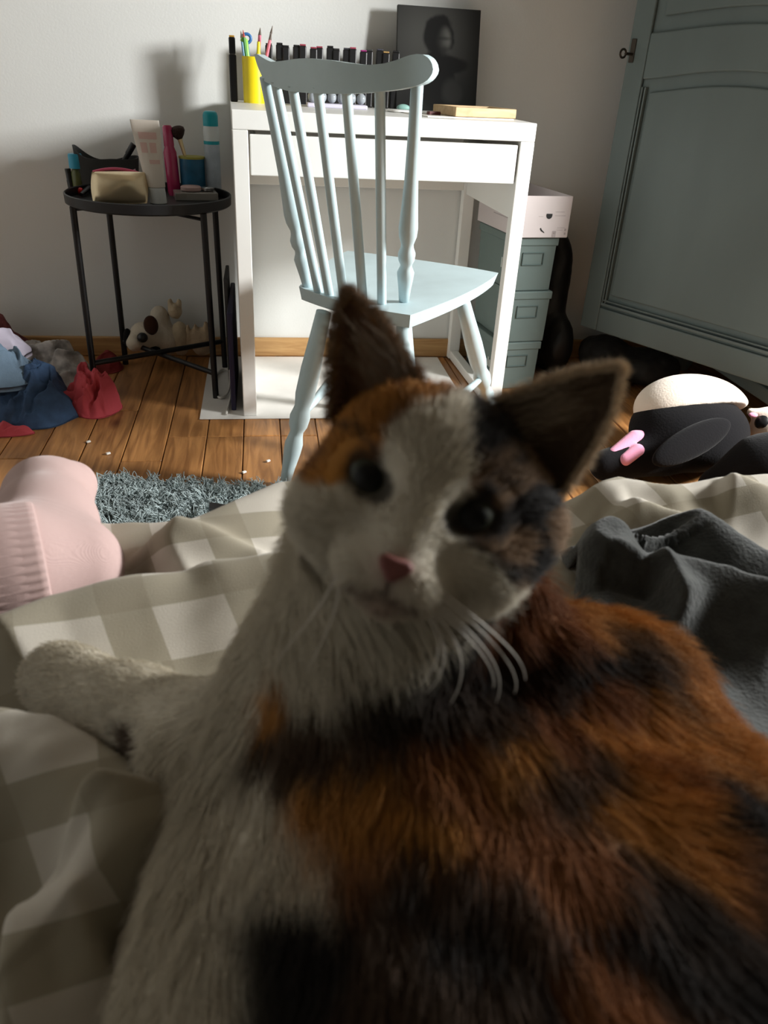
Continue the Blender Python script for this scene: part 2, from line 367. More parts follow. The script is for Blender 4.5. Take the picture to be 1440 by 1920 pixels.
drs('raised_panel', [(.092, .285), (.608, .285)]+[(s, arch(s, .825, .028)) for s in si[::-1]], -.010, -.001, .010)
drs('raised_panel', [(.092, 1.76)]+[(s, arch(s, 1.0, .02)) for s in si]+[(.608, 1.76)], -.010, -.001, .010)
for (a, b) in ((.250, .258), (.264, .268)):
    drs('moulding', [(.066, a), (.634, a), (.634, b), (.066, b)], -.010, .003, .0015)
for s0 in (.066, .076): drs('moulding', [(s0, .25), (s0+.005, .25), (s0+.005, .84), (s0, .84)], -.010, .002, .0015)
kz = .923
lk = MB(); lk.add(*(lambda q: (q.v, q.f))(door_strip([(.008, kz-.028), (.024, kz-.028), (.024, kz+.028), (.008, kz+.028)], 0, .003))); lk.build('lock_plate', M['key'], door, bevel=.002)
kp = [dr(.016, kz-.008, .004), dr(.016, kz-.008, .030)]
km = MB().cyl(kp[0], kp[1], .0035, n=10)
c0 = dr(.016, kz-.008, .040); a1 = np.append(DN, 0); a2 = np.array([0, 0, 1.0])
km.tube([c0+a1*.012*math.cos(q)+a2*.010*math.sin(q) for q in np.linspace(0, 6.283, 21)], .0028, 8)
km.build('key', M['key'], door, smooth='auto')

# ================================================================== spindle-back chair
ch = empty('spindle_back_chair', (.40, -.80, 0), 'pale blue painted wooden spindle back chair turned from the desk', 'chair')
ZS = .44
RL, RR, FR, FL = [at(a, b, z=ZS) for a, b in ((554, 538), (770, 594), (944, 511), (648, 468))]
def seat_grid(z_of, n=26, shrink=0.0):
    P = []
    for i in range(n):
        row = []
        for j in range(n):
            a, b = i/(n-1)*2-1, j/(n-1)*2-1
            a2 = a*math.sqrt(max(0, 1-.16*b*b)); b2 = b*math.sqrt(max(0, 1-.16*a*a)); a2 *= 1.045-shrink; b2 *= 1.045-shrink
            u_, v_ = (a2+1)/2, (b2+1)/2
            q = RL*(1-u_)*(1-v_)+RR*u_*(1-v_)+FR*u_*v_+FL*(1-u_)*v_
            row.append((q[0], q[1], z_of(a, b)))
        P.append(row)
    return P
top = seat_grid(lambda a, b: ZS-.010*math.exp(-((a*1.5)**2+(b*1.3+.1)**2))-.0)
bot = seat_grid(lambda a, b: ZS-.036+.008*max(abs(a), abs(b))**4, shrink=.035)
MB().grid(top, two=bot).build('seat', M['blue'], ch, smooth='auto')
postp = lambda R: [(0, R*.8), (.08, R), (.14, R*1.25), (.17, R*1.35), (.20, R*.95), (.215, R*.9), (.24, R*1.25), (.27, R*1.35), (.30, R*1.0), (.32, R*.95), (.36, R*1.35), (.40, R*1.45), (.48, R*1.25), (.6, R*1.0), (.8, R*.85), (1, R*.8)]
tops = [(497, 158), (516, 166), (548, 173), (595, 175), (649, 175), (712, 173), (783, 160)]
bots = [(578, 542), (598, 551), (618, 556), (645, 562), (681, 570), (716, 572), (757, 568)]
def rail_d(px): s = (px-478)/(812-478); return 1.37-.18*s-.05*math.sin(math.pi*min(max(s, 0), 1))
for k, (t_, b_) in enumerate(zip(tops, bots)):
    a = at(b_[0], b_[1], z=ZS-.006); b = at(t_[0], t_[1]-14, d=rail_d(t_[0])+.008)
    if k in (0, 6): MB().lathe(a, b, postp(.0125), 20).build('back_post', M['blue'], ch, smooth=True)
    else: MB().lathe(a, b, [(0, .0095), (.5, .0092), (1, .0085)], 16).build('spindle', M['blue'], ch, smooth='auto')
tp = [(476, 102), (482, 101), (492, 108), (507, 116), (530, 114), (555, 110), (580, 109), (620, 113), (660, 119), (690, 122), (720, 119), (745, 112), (765, 104), (780, 101), (793, 102), (804, 109), (810, 119), (812, 130)]
bt = [(477, 104), (479, 112), (483, 125), (495, 152), (515, 163), (540, 171), (570, 174), (610, 176), (650, 176), (690, 174), (720, 171), (745, 168), (765, 164), (780, 161), (793, 156), (803, 149), (810, 139), (812, 131)]
def pl(pts, t):
    L = np.array(pts, float); s = np.linspace(0, 1, len(L)); return np.array([np.interp(t, s, L[:, 0]), np.interp(t, s, L[:, 1])])
G0 = []; G1 = []
for t in np.linspace(0, 1, 40):
    A, B = pl(tp, t), pl(bt, t); row0 = []; row1 = []
    for k in range(7):
        q = A*(1-k/6)+B*(k/6); d_ = rail_d(q[0]); p0 = at(q[0], q[1], d=d_)
        row0.append(p0); row1.append(p0+np.array([.62, .78, 0])*.020)
    G0.append(row0); G1.append(row1)
crest = MB().grid(G0, two=G1).build('crest_rail', M['blue'], ch, smooth='auto', bevel=.003)
legp = lambda R: [(0, R*.62), (.12, R*.8), (.22, R*1.05), (.27, R*1.1), (.32, R*.85), (.345, R*.8), (.38, R*1.12), (.43, R*1.22), (.47, R*1.0), (.49, R*.92), (.56, R*1.15), (.70, R*1.15), (.88, R*.95), (1, R*.85)]
lt = {'rl': (at(607, 585, z=.41), at(533, 912, z=0)), 'rr': (at(757, 600, z=.41), np.array([.385, -1.09, 0])),
      'fr': (at(868, 566, z=.41), at(924, 788, z=0)), 'fl': (np.array([.33, -.56, .41]), np.array([.30, -.45, 0]))}
for a, b in lt.values(): MB().lathe(b, a, legp(.0185), 20).build('leg', M['blue'], ch, smooth=True)
lp = lambda k, t: lt[k][1]*(1-t)+lt[k][0]*t
sp_ = [(0, .007), (.3, .010), (.5, .0135), (.7, .010), (1, .007)]
for a, b in (('rl', 'fl'), ('rr', 'fr')): MB().lathe(lp(a, .42), lp(b, .42), sp_, 14).build('stretcher', M['blue'], ch, smooth=True)
MB().lathe((lp('rl', .42)+lp('fl', .42))/2, (lp('rr', .42)+lp('fr', .42))/2, sp_, 14).build('stretcher', M['blue'], ch, smooth=True)

# ================================================================== round tray table
TC = np.array([-.216, -.218]); TR = .214; TZ = .508
tt = empty('tray_table', (TC[0], TC[1], 0), 'round black metal tray table crowded with toiletries beside the desk', 'side table')
prof = [(0, 0), (TR-.006, 0), (TR, .004), (TR+.001, .026), (TR-.002, .028), (TR-.004, .026), (TR-.004, .006), (TR-.010, .003), (0, .003)]
V = []; F = []; n = 64
for (r, z) in prof[1:-1]:
    for k in range(n): q = 2*math.pi*k/n; V.append((TC[0]+r*math.cos(q), TC[1]+r*math.sin(q), TZ-.006+z))
m_ = len(prof)-2
for i in range(m_-1):
    for k in range(n): F.append((i*n+k, i*n+(k+1) % n, (i+1)*n+(k+1) % n, (i+1)*n+k))
F.append(tuple(range(n))[::-1]); F.append(tuple((m_-1)*n+k for k in range(n)))
finish('tray', V, F, M['blackmetal'], tt, smooth='auto')
angs = [math.radians(q) for q in (-43, 36, 132, 206)]
for q in angs:
    a = np.array([TC[0]+(TR-.012)*math.cos(q), TC[1]+(TR-.012)*math.sin(q)]); b = np.array([TC[0]+(TR-.006)*math.cos(q), TC[1]+(TR-.006)*math.sin(q)])
    MB().cyl((*b, 0), (*a, TZ-.007), .0085, n=14).build('leg', M['blackmetal'], tt, smooth='auto')
for (i, j), z in (((0, 2), .075), ((1, 3), .086)):
    P = [np.array([TC[0]+(TR-.009)*math.cos(angs[k]), TC[1]+(TR-.009)*math.sin(angs[k]), z]) for k in (i, j)]
    MB().tube([P[0], P[1]], .0075, 10).build('cross_bar', M['blackmetal'], tt, smooth='auto')
for (i, j), z in (((0, 2), TZ-.022), ((1, 3), TZ-.013)):
    P = [np.array([TC[0]+(TR-.018)*math.cos(angs[k]), TC[1]+(TR-.018)*math.sin(angs[k]), z]) for k in (i, j)]
    MB().tube([P[0], P[1]], .0045, 8).build('tray_bar', M['blackmetal'], tt, smooth='auto')

def z_at(base, py):
    """height above base (x, y) that shows at the picture row py"""
    lo_, hi_ = -.5, 2.0
    for _ in range(40):
        m = (lo_+hi_)/2
        if project((base[0], base[1], m))[1] > py: lo_ = m
        else: hi_ = m
    return (lo_+hi_)/2
def pillow(c, ex, ez, w, h, t, n=18, power=4, wob=0.0, seed=0):
    """soft closed cushion: width along ex, height along ez, thickness t"""
    c, ex, ez = [np.array(q, float) for q in (c, ex, ez)]; ex /= np.linalg.norm(ex); ez /= np.linalg.norm(ez); ey = np.cross(ez, ex)
    A = []; B = []
    for i in range(n):
        ra = []; rb = []
        for j in range(n):
            a, b = i/(n-1)*2-1, j/(n-1)*2-1; k = math.sqrt(max(0, 1-abs(a)**power)*max(0, 1-abs(b)**power))
            wv = wob*math.sin(3*a+seed)*math.cos(2.5*b+seed*2); p = c+ex*a*w/2*(1-.06*b*b)+ez*(b*h/2)*(1-.05*a*a)+ey*wv
            ra.append(p-ey*t/2*k); rb.append(p+ey*t/2*k)
        A.append(ra); B.append(rb)
    return MB().grid(A, two=B)

# ================================================================== toiletries on the tray
TS = TZ-.003
def tpos(px, py, ymax=-.065):
    q = at(px, py, z=TS)
    if q[1] > ymax:
        lo_, hi_ = -.6, .3
        for _ in range(40):
            m = (lo_+hi_)/2
            if project((m, ymax, TS))[0] < px: lo_ = m
            else: hi_ = m
        q = np.array([lo_, ymax, TS])
    return q
M['gold'] = mat('gold_leatherette', (.78, .64, .42), .32, .55, bump=.08, bscale=40)
M['zip'] = mat('pink_zip', (.65, .10, .20), .6)
M['greycloth'] = mat('grey_felt', (.045, .047, .046), .85, bump=.1, bscale=200)
M['tube'] = mat('cream_tube', (.66, .60, .53), .4)
M['tubepink'] = mat('tube_pink_print', (.62, .42, .38), .5)
M['magenta'] = mat('magenta_plastic', (.36, .02, .09), .25, coat=.3)
M['bristle'] = mat('dark_bristle', (.03, .012, .008), .9, bump=.8, bscale=300)
M['brass'] = mat('brushed_gold', (.70, .55, .32), .35, .6)
M['bluetin'] = mat('blue_tin', (.012, .10, .19), .4, var=.2, vscale=40)
M['lime'] = mat('lime_rim', (.30, .28, .04), .5)
M['can'] = mat('spray_can', (.40, .46, .52), .35, var=.12, vscale=40)
M['canwhite'] = mat('spray_can_white', (.62, .66, .66), .35)
M['teal_cap'] = mat('turquoise_plastic', (.0, .30, .36), .4)
M['cyan_cap'] = mat('light_blue_plastic', (.03, .33, .52), .4)
M['olive'] = mat('olive_liquid', (.10, .12, .04), .3)
M['clear'] = mat('clear_plastic', (.55, .53, .49), .15, trans=.55)
M['palette'] = mat('powder_beige', (.36, .29, .23), .5, var=.2, vscale=30)
M['powder'] = mat('pink_powder', (.42, .29, .27), .6)
M['red'] = mat('red_lacquer', (.62, .02, .02), .3)
M['chrome'] = mat('chrome', (.6, .6, .6), .2, .9)
g = tpos(228, 382); u_ = np.array([.97, .2, 0])
gp = empty('cosmetic_pouch', g, 'shiny gold zip pouch at the front of the black tray', 'pouch')
pillow(g+np.array([0, 0, .039]), u_, (.03, .25, 1), .142, .080, .050, power=2.6, wob=.006, seed=1).build('pouch_body', M['gold'], gp, smooth=True)
zc = g+np.array([0, .02, .078])
MB().tube([zc+u_*.066*t+np.array([0, 0, .004-.012*t*t-.004*t]) for t in np.linspace(-1, .98, 14)], .0035, 8).build('zip', M['zip'], gp, smooth=True)
# grey open pouch behind it
g = tpos(205, 352); n = 40; rows = []
def rim(q): x = math.cos(q); return .082+.036*max(0, -x)**3+.008*max(0, x)+.004*math.sin(3*q)
for lev in (0, .15, .5, .8, 1.0, 1.0, .8, .3):
    rows.append([])
inn = [0, 0, 0, 0, 0, 1, 1, 1]; lev = [0, .15, .5, .8, 1.0, 1.0, .8, .2]
V = []; F = []
for i in range(8):
    for k in range(n):
        q = 2*math.pi*k/n; e = .98 if not inn[i] else .93; fl = .90+.10*lev[i]
        V.append((g[0]+.086*fl*e*math.cos(q)*1.0, g[1]+.020+.032*fl*(e-.04*inn[i])*math.sin(q)+.02*math.cos(q), TS+.001+rim(q)*lev[i]))
for i in range(7):
    for k in range(n): F.append((i*n+k, i*n+(k+1) % n, (i+1)*n+(k+1) % n, (i+1)*n+k))
F.append(tuple(range(n))[::-1]); F.append(tuple(7*n+k for k in range(n)))
tag(finish('open_pouch', V, F, M['greycloth'], base=(g[0], g[1], TS), smooth='auto'), 'dark grey open pouch with high left corner on the tray', 'pouch')
q0 = np.array([g[0]+.01, g[1]+.03, TS+.03]); q1 = np.array([g[0]+.075, g[1]+.035, z_at((g[0]+.075, g[1]+.035), 270)])
tag(MB().lathe(q0, q1, [(0, .006), (.7, .007), (.72, .0085), (1, .0085)], 12).build('mascara_wand', M['black'], base=q0, smooth='auto'), 'black mascara tube leaning inside the grey pouch', 'cosmetic')
q0 = np.array([g[0]-.01, g[1]+.012, TS+.045]); q1 = q0+np.array([.085, .012, .014])
tag(MB().cyl(q0, q1, .0028, n=10).build('eyeliner_pencil', mat('pink_pencil', (.62, .36, .45), .4), base=q0, smooth='auto'), 'thin pale pink pencil lying across the grey pouch', 'pencil')
# squeeze tube
g = tpos(298, 381); g[2] = TS
zt = z_at(g, 226); hh = zt-TS
tb = empty('squeeze_tube', g, 'cream coloured squeeze tube standing on its cap on the tray', 'tube')
def loft(secs, n=28):
    V = []; F = []
    for (c, rx, ry) in secs:
        for k in range(n): q = 2*math.pi*k/n; V.append((c[0]+rx*math.cos(q), c[1]+ry*math.sin(q), c[2]))
    for i in range(len(secs)-1):
        for k in range(n): F.append((i*n+k, i*n+(k+1) % n, (i+1)*n+(k+1) % n, (i+1)*n+k))
    F.append(tuple(range(n))[::-1]); F.append(tuple((len(secs)-1)*n+k for k in range(n))); m = MB(); m.add(V, F); return m
lean = np.array([-.020, .012, 0])
sec = lambda t, rx, ry: (g+lean*t+np.array([0, 0, hh*t]), rx, ry)
loft([sec(0, .0215, .0215), sec(.20, .0225, .0225)]).build('cap', M['canwhite'], tb, smooth='auto', bevel=.002)
bd = loft([sec(.205, .024, .022), sec(.3, .026, .021), sec(.5, .0295, .017), sec(.75, .0335, .010), sec(.92, .036, .004), sec(1.0, .036, .003)])
bd = bd.build('tube_body', M['tube'], tb, smooth='auto')
for (t0, t1, x0, x1) in ((.78, .86, -.6, .7), (.62, .74, -.6, -.1), (.62, .74, .1, .6), (.49, .54, -.1, .75)):
    P = []
    for t in (t0, t1):
        rx = np.interp(t, [.3, .5, .75, .92], [.026, .0295, .0335, .036]); ry = np.interp(t, [.3, .5, .75, .92], [.021, .017, .010, .004])
        P.append([g+lean*t+np.array([rx*a, -ry*math.sqrt(1-a*a)-.0006, hh*t]) for a in np.linspace(x0, x1, 8)])
    MB().grid(P, two=[[p+np.array([0, .0005, 0]) for p in r] for r in P]).build('printed_label', M['tubepink'], bd)
# magenta bottle
g = tpos(328, 366); zt = z_at(g, 235); hh = zt-TS
tag(MB().lathe(g, g+np.array([-.008, .004, hh]), [(0, .016), (.05, .018), (.62, .018), (.70, .013), (.72, .014), (.97, .013), (1, .010)], 22).build('shampoo_bottle', M['magenta'], base=g, smooth='auto'), 'narrow magenta bottle behind the cream squeeze tube', 'bottle')
# blue tin
g = tpos(364, 352); zt = z_at(g, 293); hh = zt-TS
bt_ = empty('blue_tin', g, 'small dark blue tin with lime rim on the tray', 'tin')
MB().lathe(g, g+np.array([0, 0, hh*.96]), [(0, .034), (.03, .035), (1, .035)], 28).build('tin_body', M['bluetin'], bt_, smooth='auto')
MB().lathe(g+np.array([0, 0, hh*.95]), g+np.array([0, 0, hh]), [(0, .036), (1, .036)], 28).build('rim', M['lime'], bt_, smooth='auto')
# make-up brush standing in the tin
b0 = g+np.array([-.018, .0, hh]); b1 = np.array([b0[0]-.012, b0[1], z_at((b0[0]-.012, b0[1]), 258)]); b2 = np.array([b1[0]-.008, b1[1], z_at((b1[0]-.008, b1[1]), 236)])
bb = empty('makeup_brush', b0, 'make-up brush with dark domed bristles standing in the blue tin', 'brush')
MB().lathe(b0+np.array([0, 0, -.0]), b1, [(0, .0045), (.6, .0055), (.98, .007), (1, .006)], 14).build('handle', M['brass'], bb, smooth='auto')
ax_ = (b2-b1)/np.linalg.norm(b2-b1)
MB().lathe(b1-ax_*.004, b2, [(0, .007), (.25, .015), (.55, .021), (.8, .020), (.95, .012), (1, .004)], 22).build('bristles', M['bristle'], bb, smooth=True)
# spray can
g = tpos(402, 352); zt = z_at(g, 208); hh = zt-TS
sc = empty('spray_can', g, 'tall pale deodorant spray can with turquoise cap on the tray', 'spray can')
MB().lathe(g, g+np.array([0, 0, hh*.62]), [(0, .0195), (.02, .0215), (1, .0215)], 26).build('can_body', M['can'], sc, smooth='auto')
MB().lathe(g+np.array([0, 0, hh*.62]), g+np.array([0, 0, hh*.66]), [(0, .0217), (1, .0217)], 26).build('band', M['teal_cap'], sc, smooth='auto')
MB().lathe(g+np.array([0, 0, hh*.66]), g+np.array([0, 0, hh*.83]), [(0, .0215), (.8, .0213), (1, .0195)], 26).build('shoulder', M['canwhite'], sc, smooth='auto')
MB().lathe(g+np.array([0, 0, hh*.83]), g+np.array([0, 0, hh]), [(0, .0205), (.7, .0205), (.9, .018), (1, .013)], 26).build('cap', M['teal_cap'], sc, smooth='auto')
# palettes
g = tpos(366, 376); u_ = np.array([.985, .17, 0]); v_ = np.array([-.17, .985, 0])
MBp = MB().obox(g+np.array([0, .03, .010]), (u_, v_, (0, 0, 1)), (.058, .036, .010)); pc = MBp.build('eyeshadow_palette', M['clear'], base=g, bevel=.002)
tag(pc, 'flat clear plastic make-up box at the right edge of tray', 'make-up box')
MB().obox(g+np.array([0, .03, .0085]), (u_, v_, (0, 0, 1)), (.054, .032, .005)).build('powder_pans', M['palette'], pc)
c = g+np.array([-.012, .032, .0215])
tag(MB().lathe(c, c+np.array([0, 0, .012]), [(0, .026), (.15, .028), (.8, .028), (1, .025)], 26).build('powder_compact', M['powder'], base=c, smooth='auto'), 'round dusky pink compact lying on the clear make-up box', 'compact')
c = g+np.array([.032, .042, .0215])
tag(MB().lathe(c, c+np.array([0, 0, .010]), [(0, .016), (.15, .018), (.8, .018), (1, .015)], 22).build('powder_compact', M['chrome'], base=c, smooth='auto'), 'small silvery compact beside the spray can base', 'compact')
# left-hand clutter
g = tpos(149, 352); zt = z_at(g, 288); hh = zt-TS
bo = empty('small_bottle', g, 'small bottle with light blue cap at the tray left edge', 'bottle')
MB().lathe(g, g+np.array([0, 0, hh*.62]), [(0, .014), (.06, .016), (.8, .016), (1, .011)], 20).build('bottle_body', M['olive'], bo, smooth='auto')
MB().lathe(g+np.array([0, 0, hh*.62]), g+np.array([0, 0, hh]), [(0, .0185), (.9, .0185), (1, .017)], 22).build('cap', M['cyan_cap'], bo, smooth='auto')
g = tpos(131, 358); g[0] += .006; zt = z_at(g, 316)
tag(MB().lathe(g, (g[0]-.004, g[1], zt), [(0, .009), (.5, .009), (.52, .008), (1, .008)], 16).build('lipstick', M['black'], base=g, smooth='auto'), 'black lipstick standing at the far left of the tray', 'lipstick')
g = tpos(136, 366); g[0] += .012; g[1] += .006; g[2] += .011
tag(MB().lathe(g-np.array([.018, 0, 0]), g+np.array([.016, -.006, 0]), [(0, .007), (.1, .009), (.9, .009), (1, .007)], 16).build('nail_polish', M['red'], base=g, smooth='auto'), 'red lacquer bottle lying at the left rim of tray', 'bottle')
g = tpos(160, 368); g[2] += .007
tag(MB().lathe(g-np.array([.006, .022, 0]), g+np.array([.008, .028, .012]), [(0, .005), (.5, .006), (1, .0065)], 14).build('lip_pencil', M['black'], base=g, smooth='auto'), 'short black cosmetic tube between red bottle and gold pouch', 'cosmetic')
g = tpos(170, 352)
tag(MB().lathe(g, g+np.array([0, 0, .030]), [(0, .013), (.6, .014), (.65, .011), (1, .011)], 18).build('cream_jar', M['chrome'], base=g, smooth='auto'), 'small grey jar between blue capped bottle and grey pouch', 'jar')

# ================================================================== things on the desk
TOP = .75
cup = np.array([.068, -.115, TOP]); zc = z_at(cup, 106)
cp = MB()
n = 32; V = []; F = []
for (r, z) in ((.0285, TOP), (.0300, zc), (.0275, zc), (.0262, TOP+.004)):
    for k in range(n): q = 2*math.pi*k/n; V.append((cup[0]+r*math.cos(q), cup[1]+r*math.sin(q), z))
for i in range(3):
    for k in range(n): F.append((i*n+k, i*n+(k+1) % n, (i+1)*n+(k+1) % n, (i+1)*n+k))
F.append(tuple(range(n))[::-1]); F.append(tuple(3*n+k for k in range(n)))
tag(finish('pen_cup', V, F, M['yellow'], base=cup, smooth='auto'), 'bright yellow pen cup at the left end of the desk', 'pen cup')
def pencil(name, dx, dy, px, py, r, m, label, tipm=None, n=8):
    a = cup+np.array([dx*.6, dy, .006]); e = None
    best = None
    for x in np.linspace(-.02, .12, 71):
        b = np.array([x, cup[1]+dy*1.5]); z = z_at(b, py); q = project((b[0], b[1], z))
        if best is None or abs(q[0]-px) < best[0]: best = (abs(q[0]-px), np.array([b[0], b[1], z]))
    b = best[1]; p = empty(name, a, label, 'pencil', 'pencils in the yellow cup')
    MB().lathe(a, a+(b-a)*.90, [(0, r), (1, r)], n).build('barrel', m, p, smooth='auto')
    MB().lathe(a+(b-a)*.90, b, [(0, r), (1, r*.15)], n).build('tip', tipm or M['lead'], p, smooth='auto')
M['lead'] = mat('pencil_tip', (.10, .07, .05), .6)
pm = lambda c: mat('pencil_paint', c, .35)
pencil('colour_pencil', -.022, .004, 451, 58, .0035, pm((.25, .50, .80)), 'pale blue pencil leaning left out of the yellow cup')
pencil('colour_pencil', -.012, -.012, 455, 56, .0038, pm((.04, .22, .03)), 'dark green pencil with red tip in the yellow cup', mat('red_tip', (.4, .05, .03), .5))
pencil('colour_pencil', .004, .010, 488, 52, .0042, pm((.75, .16, .26)), 'coral pink pencil standing upright in the yellow cup')
pencil('colour_pencil', .016, -.006, 508, 62, .0040, pm((.80, .20, .26)), 'coral pink pencil leaning right out of the yellow cup')
pencil('colour_pencil', .014, .012, 513, 48, .0032, pm((.30, .28, .27)), 'thin grey pencil, tallest in the yellow cup')
a = cup+np.array([-.006, -.01, .02]); b = np.array([.050, cup[1]-.01, z_at((.050, cup[1]-.01), 75)])
tag(MB().tube([a, a+(b-a)*.7, b, b+np.array([-.006, 0, .004]), b+np.array([-.010, 0, -.004])], .0055, 12).build('gel_pen', mat('lime_plastic', (.30, .62, .10), .35), base=a, smooth='auto'), 'lime green pen with curved clip in the yellow cup', 'pen')
a = cup+np.array([-.002, .012, .02]); b = np.array([.052, cup[1]+.018, z_at((.052, cup[1]+.018), 72)])
rg = [b+np.array([.011*math.cos(q), 0, .010*math.sin(q)]) for q in np.linspace(-1.57, 4.71, 24)]
tag(MB().tube([a, a+(b-a)*.85]+rg, .004, 10).build('scissors', mat('blue_plastic', (.04, .16, .40), .4), base=a, smooth='auto'), 'blue handled scissors standing in the yellow cup', 'scissors')
a = cup+np.array([.008, -.008, .006]); b = np.array([.083, cup[1]-.012, z_at((.083, cup[1]-.012), 78)])
tag(MB().lathe(a, b, [(0, .006), (.8, .006), (.82, .005), (1, .004)], 14).build('highlighter', M['yellow'], base=a, smooth='auto'), 'yellow highlighter pen in the yellow cup', 'pen')
# alcohol markers
capc = [(.012, .012, .013)]*4+[(.30, .05, .08)]*3+[(.012, .012, .013), (.03, .03, .03), (.05, .05, .06), (.35, .06, .10), (.30, .02, .16), (.05, .05, .05), (.06, .06, .08), (.45, .28, .10), (.012, .012, .013)]
def marker(x, y, h, col, label, grp=None, r=.0123, tilt=0.0):
    p = empty('marker_pen', (x, y, TOP), label, 'marker pen', grp)
    ax3 = ((1, 0, 0), (0, 1, 0), (0, 0, 1))
    MB().obox((x, y, TOP+h*.36), ax3, (r*.92, r*.8, h*.36)).build('barrel', M['black'], p, bevel=.003)
    MB().obox((x, y, TOP+h*.848), ax3, (r*.80, r*.7, h*.126)).build('cap', M['black'], p, bevel=.003)
    MB().obox((x, y, TOP+h*.987), ax3, (r*.66, r*.58, h*.013)).build('cap_end', mat('marker_cap_end', col, .4), p, bevel=.001)
ORD = ['first', 'second', 'third', 'fourth', 'fifth', 'sixth', 'seventh', 'eighth', 'ninth', 'tenth', 'eleventh', 'twelfth', 'thirteenth', 'fourteenth', 'fifteenth', 'sixteenth']
for k in range(16):
    nm = {4: 'red', 5: 'red', 6: 'red', 10: 'red', 11: 'magenta', 14: 'orange'}.get(k)
    L_ = 'black marker pen with %s cap end, %s from the yellow cup in the wall row' % (nm or 'dark', ORD[k])
    marker(.112+.0228*k+(.004 if k % 2 else -.002), -.040-.004*(k % 3), .142+.003*math.sin(k*2.1), capc[k], L_, 'marker pens in the row along the wall')
marker(.014, -.10, z_at((.014, -.10), 66)-TOP, (.45, .25, .04), 'single tall black marker pen left of the yellow cup', None, .0105)
# portrait on canvas: flat print, generic figure
cv = empty('portrait_canvas', (.575, -.045, TOP), 'dark canvas print of a curly haired man leaning on the wall', 'picture')
nx, nz = 70, 80; CW, CH = .232, .252; ex = np.array([1, .02, 0]); ez = np.array([-.02, .11, 1.0]); ez /= np.linalg.norm(ez); o_ = np.array([.464, -.056, TOP+.0005]); en = np.cross(ex, ez); en /= np.linalg.norm(en)
MB().obox(o_+ex*CW/2+ez*CH/2-en*.0085, (ex, ez, en), (CW/2, CH/2, .008)).build('stretcher_box', mat('canvas_black', (.02, .02, .018), .8), cv)
A_, B_ = np.meshgrid(np.linspace(0, 1, nx), np.linspace(0, 1, nz)); P = o_+ex*(A_[..., None]*CW)+ez*(B_[..., None]*CH)+en*.0004
S2 = np.stack([A_, B_], -1); nz1 = wav(S2*1.0, 5, 22, 12); nz2 = wav(S2, 8, 55, 12)
g_ = .060*np.exp(-(((A_-.38)/.45)**2+((B_-.72)/.42)**2))+.006
def em(cx, cy, rx, ry, s=.12, nn=0.0): return 1-sstep(np.sqrt(((A_-cx)/rx)**2+((B_-cy)/ry)**2)+nn*nz1*.12+nn*nz2*.05, 1-s, 1+s)
hair = em(.50, .74, .185, .185, .12, 1.0); tor = np.maximum(em(.50, .30, .22, .32, .1, .4), em(.53, .46, .33, .10, .15, .5)); face = em(.565, .69, .085, .125, .35)*(0.12+.88*sstep(A_, .49, .62))*(.45+.55*sstep(B_, .60, .68))
eyes = em(.57, .712, .075, .016, .9)*.75+em(.575, .60, .04, .03, .9)*.6
c_ = g_*(1-hair)+.004*hair; c_ = c_*(1-tor)+.003*tor; c_ = c_*(1-face)+(.10*(1-.8*np.clip(eyes, 0, 1)))*face; c_ = np.maximum(c_, .02*em(.70, .2, .14, .14, .4, .8))
F = [(i*nx+j, i*nx+j+1, (i+1)*nx+j+1, (i+1)*nx+j) for i in range(nz-1) for j in range(nx-1)]
finish('printed_face', P.reshape(-1, 3), F, attr_mat('canvas_print', .75), cv, colors=np.stack([c_, c_, c_*.92], -1).reshape(-1, 3))
# flat wooden frame, papers, small things
fx = np.array([.972, .234, 0]); fy = np.array([-.234, .972, 0]); f0 = np.array([.560, -.395, TOP+.003])
pp = f0+fx*.06+fy*.07
tag(MB().obox((pp[0]-.02, pp[1], TOP+.0012), (fx, fy, (0, 0, 1)), (.12, .085, .001)).build('paper_sheet', M['whitein'], base=(pp[0], pp[1], TOP)), 'white paper sheets under the flat wooden frame', 'paper')
fr_ = empty('wooden_frame', f0, 'light wooden picture frame lying flat on the desk', 'picture frame')
M['lightwood'] = wood_mat('light_wood', (.55, .36, .17), (.68, .48, .26), .5, axis=0)
FWd, FDp, FH = .172, .135, .021
for (a, b, hx, hy) in ((FWd/2, .009, FWd/2, .009), (FWd/2, FDp-.009, FWd/2, .009), (.009, FDp/2, .009, FDp/2-.018), (FWd-.009, FDp/2, .009, FDp/2-.018)):
    MB().obox(f0+fx*a+fy*b+np.array([0, 0, FH/2]), (fx, fy, (0, 0, 1)), (hx, hy, FH/2)).build('frame_side', M['lightwood'], fr_, bevel=.0015)
MB().obox(f0+fx*FWd/2+fy*FDp/2+np.array([0, 0, .008]), (fx, fy, (0, 0, 1)), (FWd/2-.018, FDp/2-.018, .008)).build('backing_board', M['ink'], fr_)
bx0 = np.array([.285, -.175, TOP])
ct = empty('plastic_tray', bx0, 'clear plastic tray of round pots behind the chair spindles', 'plastic tray')
MB().box((.205, -.20, TOP), (.365, -.14, TOP+.010)).build('tray_base', mat('lilac_card', (.62, .60, .72), .5), ct, bevel=.003)
for k in range(6): MB().ell((.220+.026*k, -.172, TOP+.024), (.0125, .0125, .0135), nu=16, nv=10).build('pot', mat('grey_bubble', (.30, .33, .36), .15, coat=.5), ct, smooth=True)
e0 = at(748, 193, z=TOP+.008); e0 = np.array([.462, -.19, TOP+.009])
tag(MB().ell(e0, (.018, .009, .009)).build('eraser', mat('mint_rubber', (.22, .40, .36), .6), base=e0, smooth=True), 'mint green eraser on the desk beside the right chair post', 'eraser')
